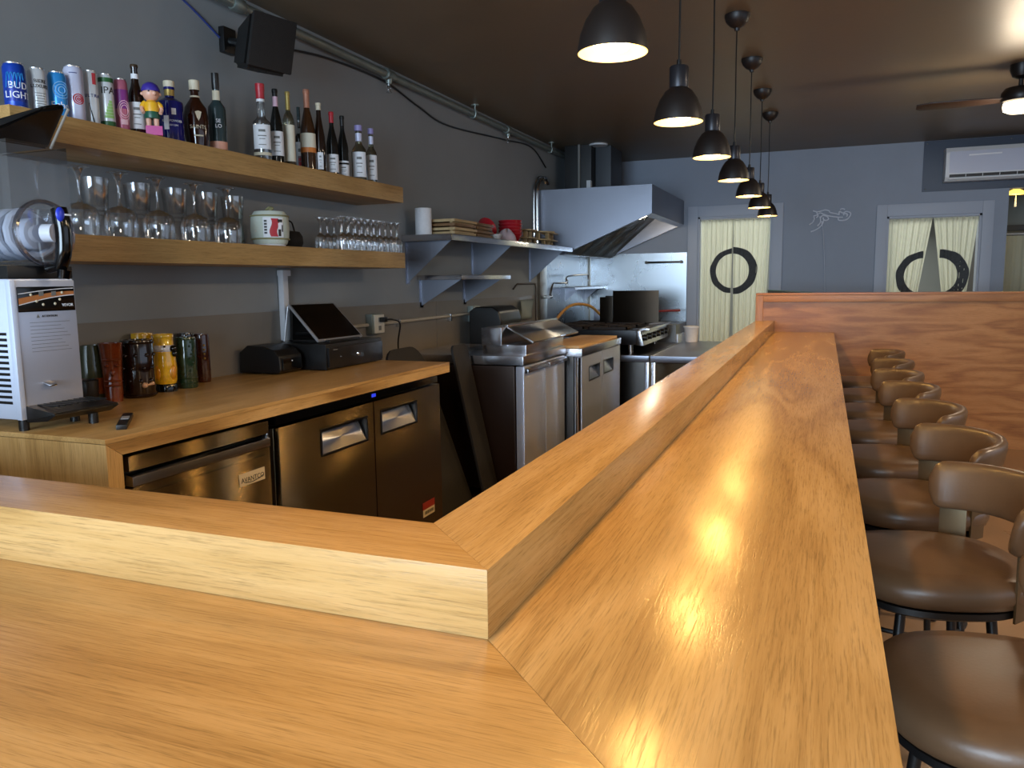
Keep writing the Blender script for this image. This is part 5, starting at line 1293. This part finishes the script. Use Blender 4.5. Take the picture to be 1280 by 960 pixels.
# things glimpsed through the slit and the side hall
t = thing('door_curtain', 'plain pale curtain in the dark side hall at the right edge', 'curtain', (2.1, 10.4, 1.9)); o = t.location
b = MB(o); b.sheet(lambda u, v: (1.80+.7*u, 10.4+pleat(u, 6), .3+1.5*v), 50, 4); b.build('curtain_panel', cloth, t, smooth=3)
MB(o).tube([(1.72, 10.4, 1.82), (2.56, 10.4, 1.82)], .012, 8).build('rod', white_paint, t)
b = MB((1.7, 10.44, 0)); b.box(1.68, 1.74, 10.42, 10.5, 0, 1.92); b.box(1.68, 2.6, 10.42, 10.5, 1.86, 1.92); struct('trim_6', b, mat('hall_frame', '2A2826', .5))
t = thing('hall_lamp', 'small glowing hall lamp with a pull cord at the right edge', 'lamp', (1.79, 9.6, 2.2)); o = t.location
MB(o).lathe([(0, .0), (.075, .0), (.07, .03), (.03, .05), (0, .052)], (1.79, 9.6, 2.185), 24).build('lamp_shade', mat('hall_glow', 'FFD36A', .4, emit=3, ecol='FFC84A'), t)
MB(o).tube([(1.79, 9.6, 2.23), (1.79, 9.6, ZC)], .006, 8).build('stem', black, t)
MB(o).tube([(1.79, 9.6, 2.185), (1.79, 9.6, 2.06)], [.003, .012], 8).build('pull_cord', white_paint, t)

# ------------------------------------------------------------------ neon sign, AC, fan, green folder
t = thing('neon_sign', 'unlit white neon-tube hand sign with a hanging cord between the doorways', 'neon sign', (.03, YB-.02, 2.0)); o = t.location
tube_m = mat('neon_white', 'D4DAE8', .3)
b = MB(o)
def NP(px, py): q = at(1000+px/16, 250+py/16, y=YB-.02); return (q.x, YB-.02, q.z)
for path in ([(260, 215), (340, 235), (440, 215), (500, 200), (580, 215), (600, 250), (700, 270), (780, 290)], [(270, 320), (340, 300), (400, 260), (470, 285), (540, 310), (640, 330), (780, 345), (860, 345)],
             [(275, 330), (285, 380), (250, 450), (185, 495)], [(400, 330), (410, 400), (400, 460), (350, 520)], [(460, 350), (470, 430), (410, 530), (310, 600), (215, 635)], [(420, 350), (450, 310), (540, 330), (570, 380), (520, 410), (470, 390)],
             [(780, 300), (790, 230), (860, 260), (920, 230), (1000, 250), (1010, 300), (950, 380), (860, 410), (770, 400), (770, 340)], [(800, 190), (850, 175), (900, 190)], [(860, 300), (900, 270), (950, 290), (930, 330)], [(440, 420), (440, 520)], [(330, 240), (360, 320), (320, 350)]):
    b.tube([NP(*p) for p in path], .0068, 6, smoothn=4)
b.build('glass_tubes', tube_m, t)
q = at(1031, 366, y=YB-.012)
MB(o).tube([NP(450, 520), NP(470, 800), (q.x, YB-.012, 1.2), (q.x, YB-.012, .4)], .004, 6, smoothn=3).build('cord', mat('cord_grey', 'B4BAC8', .5), t)
t = thing('backing_board', 'dark navy wall board behind the air conditioner', 'board', (1.3, YB, 2.4)); o = t.location
MB(o).box(.862, 2.72, YB-.012, YB-.0005, 2.192, ZC-.003, .001).build('board', mat('navy_board', '333F54', .5), t)
b = MB(o)
for x in (.89, 1.6):
    for z in (2.215, 2.65): b.cyl((x, YB-.0125, z), .007, .002, 10, axis='y') if False else b.ball((x, YB-.0125, z), .007, 8)
b.each('screw', dull, t)
t = thing('air_conditioner', 'white wall-mounted air conditioner at the upper right', 'air conditioner', (1.5, YB-.1, 2.25)); o = t.location
ax0, ax1, yz = 1.035, 2.0, YB-.0125
b = MB(o); b.prism([(ax0, yz, 2.265), (ax0, yz-.16, 2.265), (ax0, yz-.195, 2.30), (ax0, yz-.205, 2.36), (ax0, yz-.20, 2.53), (ax0, yz-.17, 2.575), (ax0, yz, 2.578)], (ax1-ax0, 0, 0), .006); b.build('casing', white_pl, t)
MB(o).prism([(ax0+.03, yz-.2065, 2.335), (ax0+.03, yz-.2075, 2.36), (ax0+.03, yz-.2025, 2.535), (ax0+.03, yz-.2, 2.535), (ax0+.03, yz-.203, 2.335)], (ax1-ax0-.05, 0, 0)).build('front_cover', mat('ac_front', 'C0C6DA', .3), t)
MB(o).prism([(ax0+.035, yz-.2015, 2.297), (ax0+.035, yz-.2065, 2.323), (ax0+.035, yz-.19, 2.323), (ax0+.035, yz-.19, 2.297)], (ax1-ax0-.06, 0, 0)).build('air_slot', black, t)
b = MB(o)
for k in range(4): b.box(ax0+.17+k*.14, ax0+.174+k*.14, yz-.208, yz-.18, 2.296, 2.324)
b.prism([(ax0+.03, yz-.165, 2.262), (ax0+.03, yz-.205, 2.282), (ax0+.03, yz-.205, 2.290), (ax0+.03, yz-.165, 2.270)], (ax1-ax0-.05, 0, 0)); b.build('louvre', white_pl, t)
MB(o).prism([(ax0+.19, yz-.2045, 2.488), (ax0+.46, yz-.2045, 2.492), (ax0+.46, yz-.2040, 2.506), (ax0+.19, yz-.2040, 2.502)], (0, -.003, 0), .001).build('display_strip', mat('ac_strip', 'EEF1F8', .15), t)
q = at(1276, 110, y=6)
FX, FY = 1.105, 6.0
t = thing('ceiling_fan', 'dark ceiling fan with a glowing round light at the right edge', 'ceiling fan', (FX, FY, 2.46)); o = t.location
fanm = mat('fan_bronze', '1E1A18', .4, .4); fanw = mat('fan_blade', '2A1A12', .45)
MB(o).lathe([(0, ZC-.001), (.065, ZC-.001), (.065, ZC-.035), (.05, ZC-.075), (.02, ZC-.09), (0, ZC-.09)], (FX, FY, 0), 26).build('canopy', fanm, t)
MB(o).tube([(FX, FY, ZC-.09), (FX, FY, 2.545)], .013, 10).build('down_rod', fanm, t)
MB(o).lathe([(0, 2.55), (.03, 2.548), (.085, 2.535), (.105, 2.51), (.108, 2.475), (.1, 2.455), (0, 2.455)], (FX, FY, 0), 30).build('motor_housing', fanm, t)
for k in range(3):
    a = radians(178+120*k); ca, sa = cos(a), sin(a)
    b = MB(o); pts = [(.1, -.035), (.3, -.058), (.56, -.060), (.585, -.03), (.585, .035), (.5, .058), (.3, .055), (.1, .035)]
    b.prism([(FX+u*ca-w*sa, FY+u*sa+w*ca, 2.468+w*.18) for u, w in pts], (0, 0, .007), .001); bl = b.build('blade', fanw, t)
    b = MB(o); b.bar((FX+.08*ca, FY+.08*sa, 2.479), (FX+.17*ca, FY+.17*sa, 2.479), .04, .006); b.build('blade_arm', fanm, bl)
MB(o).lathe([(0, 2.385), (.06, 2.387), (.088, 2.40), (.093, 2.425), (.09, 2.447), (.0, 2.453)], (FX, FY, 0), 30).build('light_globe', mat('fan_glow', 'FFF3DC', .4, emit=5, ecol='FFEBC8'), t)
q0 = at(960, 361, y=7.25); q1 = at(1008, 366, y=7.22)
t = thing('green_folder', 'green folder lying on the partition cap above the bar end', 'folder', (-.35, 7.22, 1.24)); o = t.location
gm = mat('folder_green', '1E4A36', .5)
MB(o).prism([(-.455, 7.17, 1.2405), (-.19, 7.17, 1.2405), (-.455, 7.17, 1.262)], (0, .11, 0), .001).build('pages', mat('folder_dark', '101A14', .6), t)
MB(o).prism([(-.46, 7.165, 1.262), (-.10, 7.165, 1.2425), (-.10, 7.165, 1.2445), (-.46, 7.165, 1.2665)], (0, .12, 0)).build('cover', gm, t)

# ------------------------------------------------------------------ light
def area(name, loc, rot, sx, sy, e, col):
    L = bpy.data.lights.new(name, 'AREA'); L.shape = 'RECTANGLE'; L.size = sx; L.size_y = sy; L.energy = e; L.color = col
    o = bpy.data.objects.new(name, L); COL.objects.link(o); o.location = loc; o.rotation_euler = rot
area('daylight_window', (-.8, YF-.02, 1.5), (radians(90), 0, 0), 3.0, 1.85, WIN_W, (.62, .81, 1.0))
area('added_side_fill', (XR+.02, 2.3, 1.57), (radians(90), 0, radians(90)), 5.5, 1.5, SIDE_W, (.86, .93, 1.0))  # added fill from the right, set in the unseen side window
def plight(name, loc, e, col, r=.05):
    L = bpy.data.lights.new(name, 'POINT'); L.energy = e; L.color = col; L.shadow_soft_size = r
    o = bpy.data.objects.new(name, L); COL.objects.link(o); o.location = loc
plight('hood_light', (-1.60, HY0+.30, 1.92), 9, (1, .85, .62))
plight('fan_light', (FX, FY, 2.33), 20, (1, .82, .6), .09)
plight('hall_light', (1.79, 9.6, 2.12), 2, (1, .75, .35))
def flush(x, y, label):  # unseen ceiling lamps, added to fill the room with warm light
    t = thing('added_ceiling_light', label, 'added ceiling light', (x, y, ZC-.05)); o = t.location
    MB(o).lathe([(0, ZC-.001), (.2, ZC-.001), (.2, ZC-.04), (.18, ZC-.045), (0, ZC-.045)], (x, y, 0), 30).build('fitting', fanm, t)
    MB(o).lathe([(.178, ZC-.046), (.15, ZC-.075), (0, ZC-.085)], (x, y, 0), 30).build('diffuser', mat('diffuser_glow', 'FFF0DA', .4, emit=3, ecol='FFE6C4'), t)
    area('added_fill_lamp', (x, y, ZC-.09), (0, 0, 0), .34, .34, LAMP_W*(.35 if x < 0 else 1), (1, .80, .58))
flush(-1.5, -1.0, 'added unseen ceiling light behind the camera over the short leg of the bar'); flush(1.9, -.9, 'added unseen ceiling light behind the camera over the dining side'); flush(2.4, 3.4, 'added unseen ceiling light over the dining side to the right of the stools')
p8 = copy_tree(proto_p); p8.location = (PX, .93, PZ); p8['label'] = 'added pendant lamp at the corner of the bar, unseen above the frame'  # unseen pendant added to brighten the short leg of the bar
area('back_room_light', (-.2, 10.2, ZC-.05), (radians(-35), 0, 0), 2.6, 1.0, 90, (.95, 1.0, .95))
w = bpy.data.worlds.new('sky'); SC.world = w; w.use_nodes = True
bg = w.node_tree.nodes['Background']; bg.inputs[0].default_value = (.62, .76, 1, 1); bg.inputs[1].default_value = 1.0

# ------------------------------------------------------------------ camera and view
cam = bpy.data.cameras.new('camera'); co = bpy.data.objects.new('camera', cam); COL.objects.link(co)
cam.sensor_width = 36; cam.lens = F_PX/1280*36; cam.clip_start = .02
M3 = Matrix((RGT, UPV, -FWD)).transposed()
co.matrix_world = Matrix.Translation(CAM) @ M3.to_4x4()
SC.camera = co
vs = SC.view_settings; vs.view_transform = 'Standard'; vs.look = 'None'; vs.gamma = 1; vs.use_curve_mapping = False; vs.exposure = EXPO
SC.cycles.max_bounces = 10; SC.cycles.transparent_max_bounces = 24; SC.cycles.sample_clamp_indirect = 6
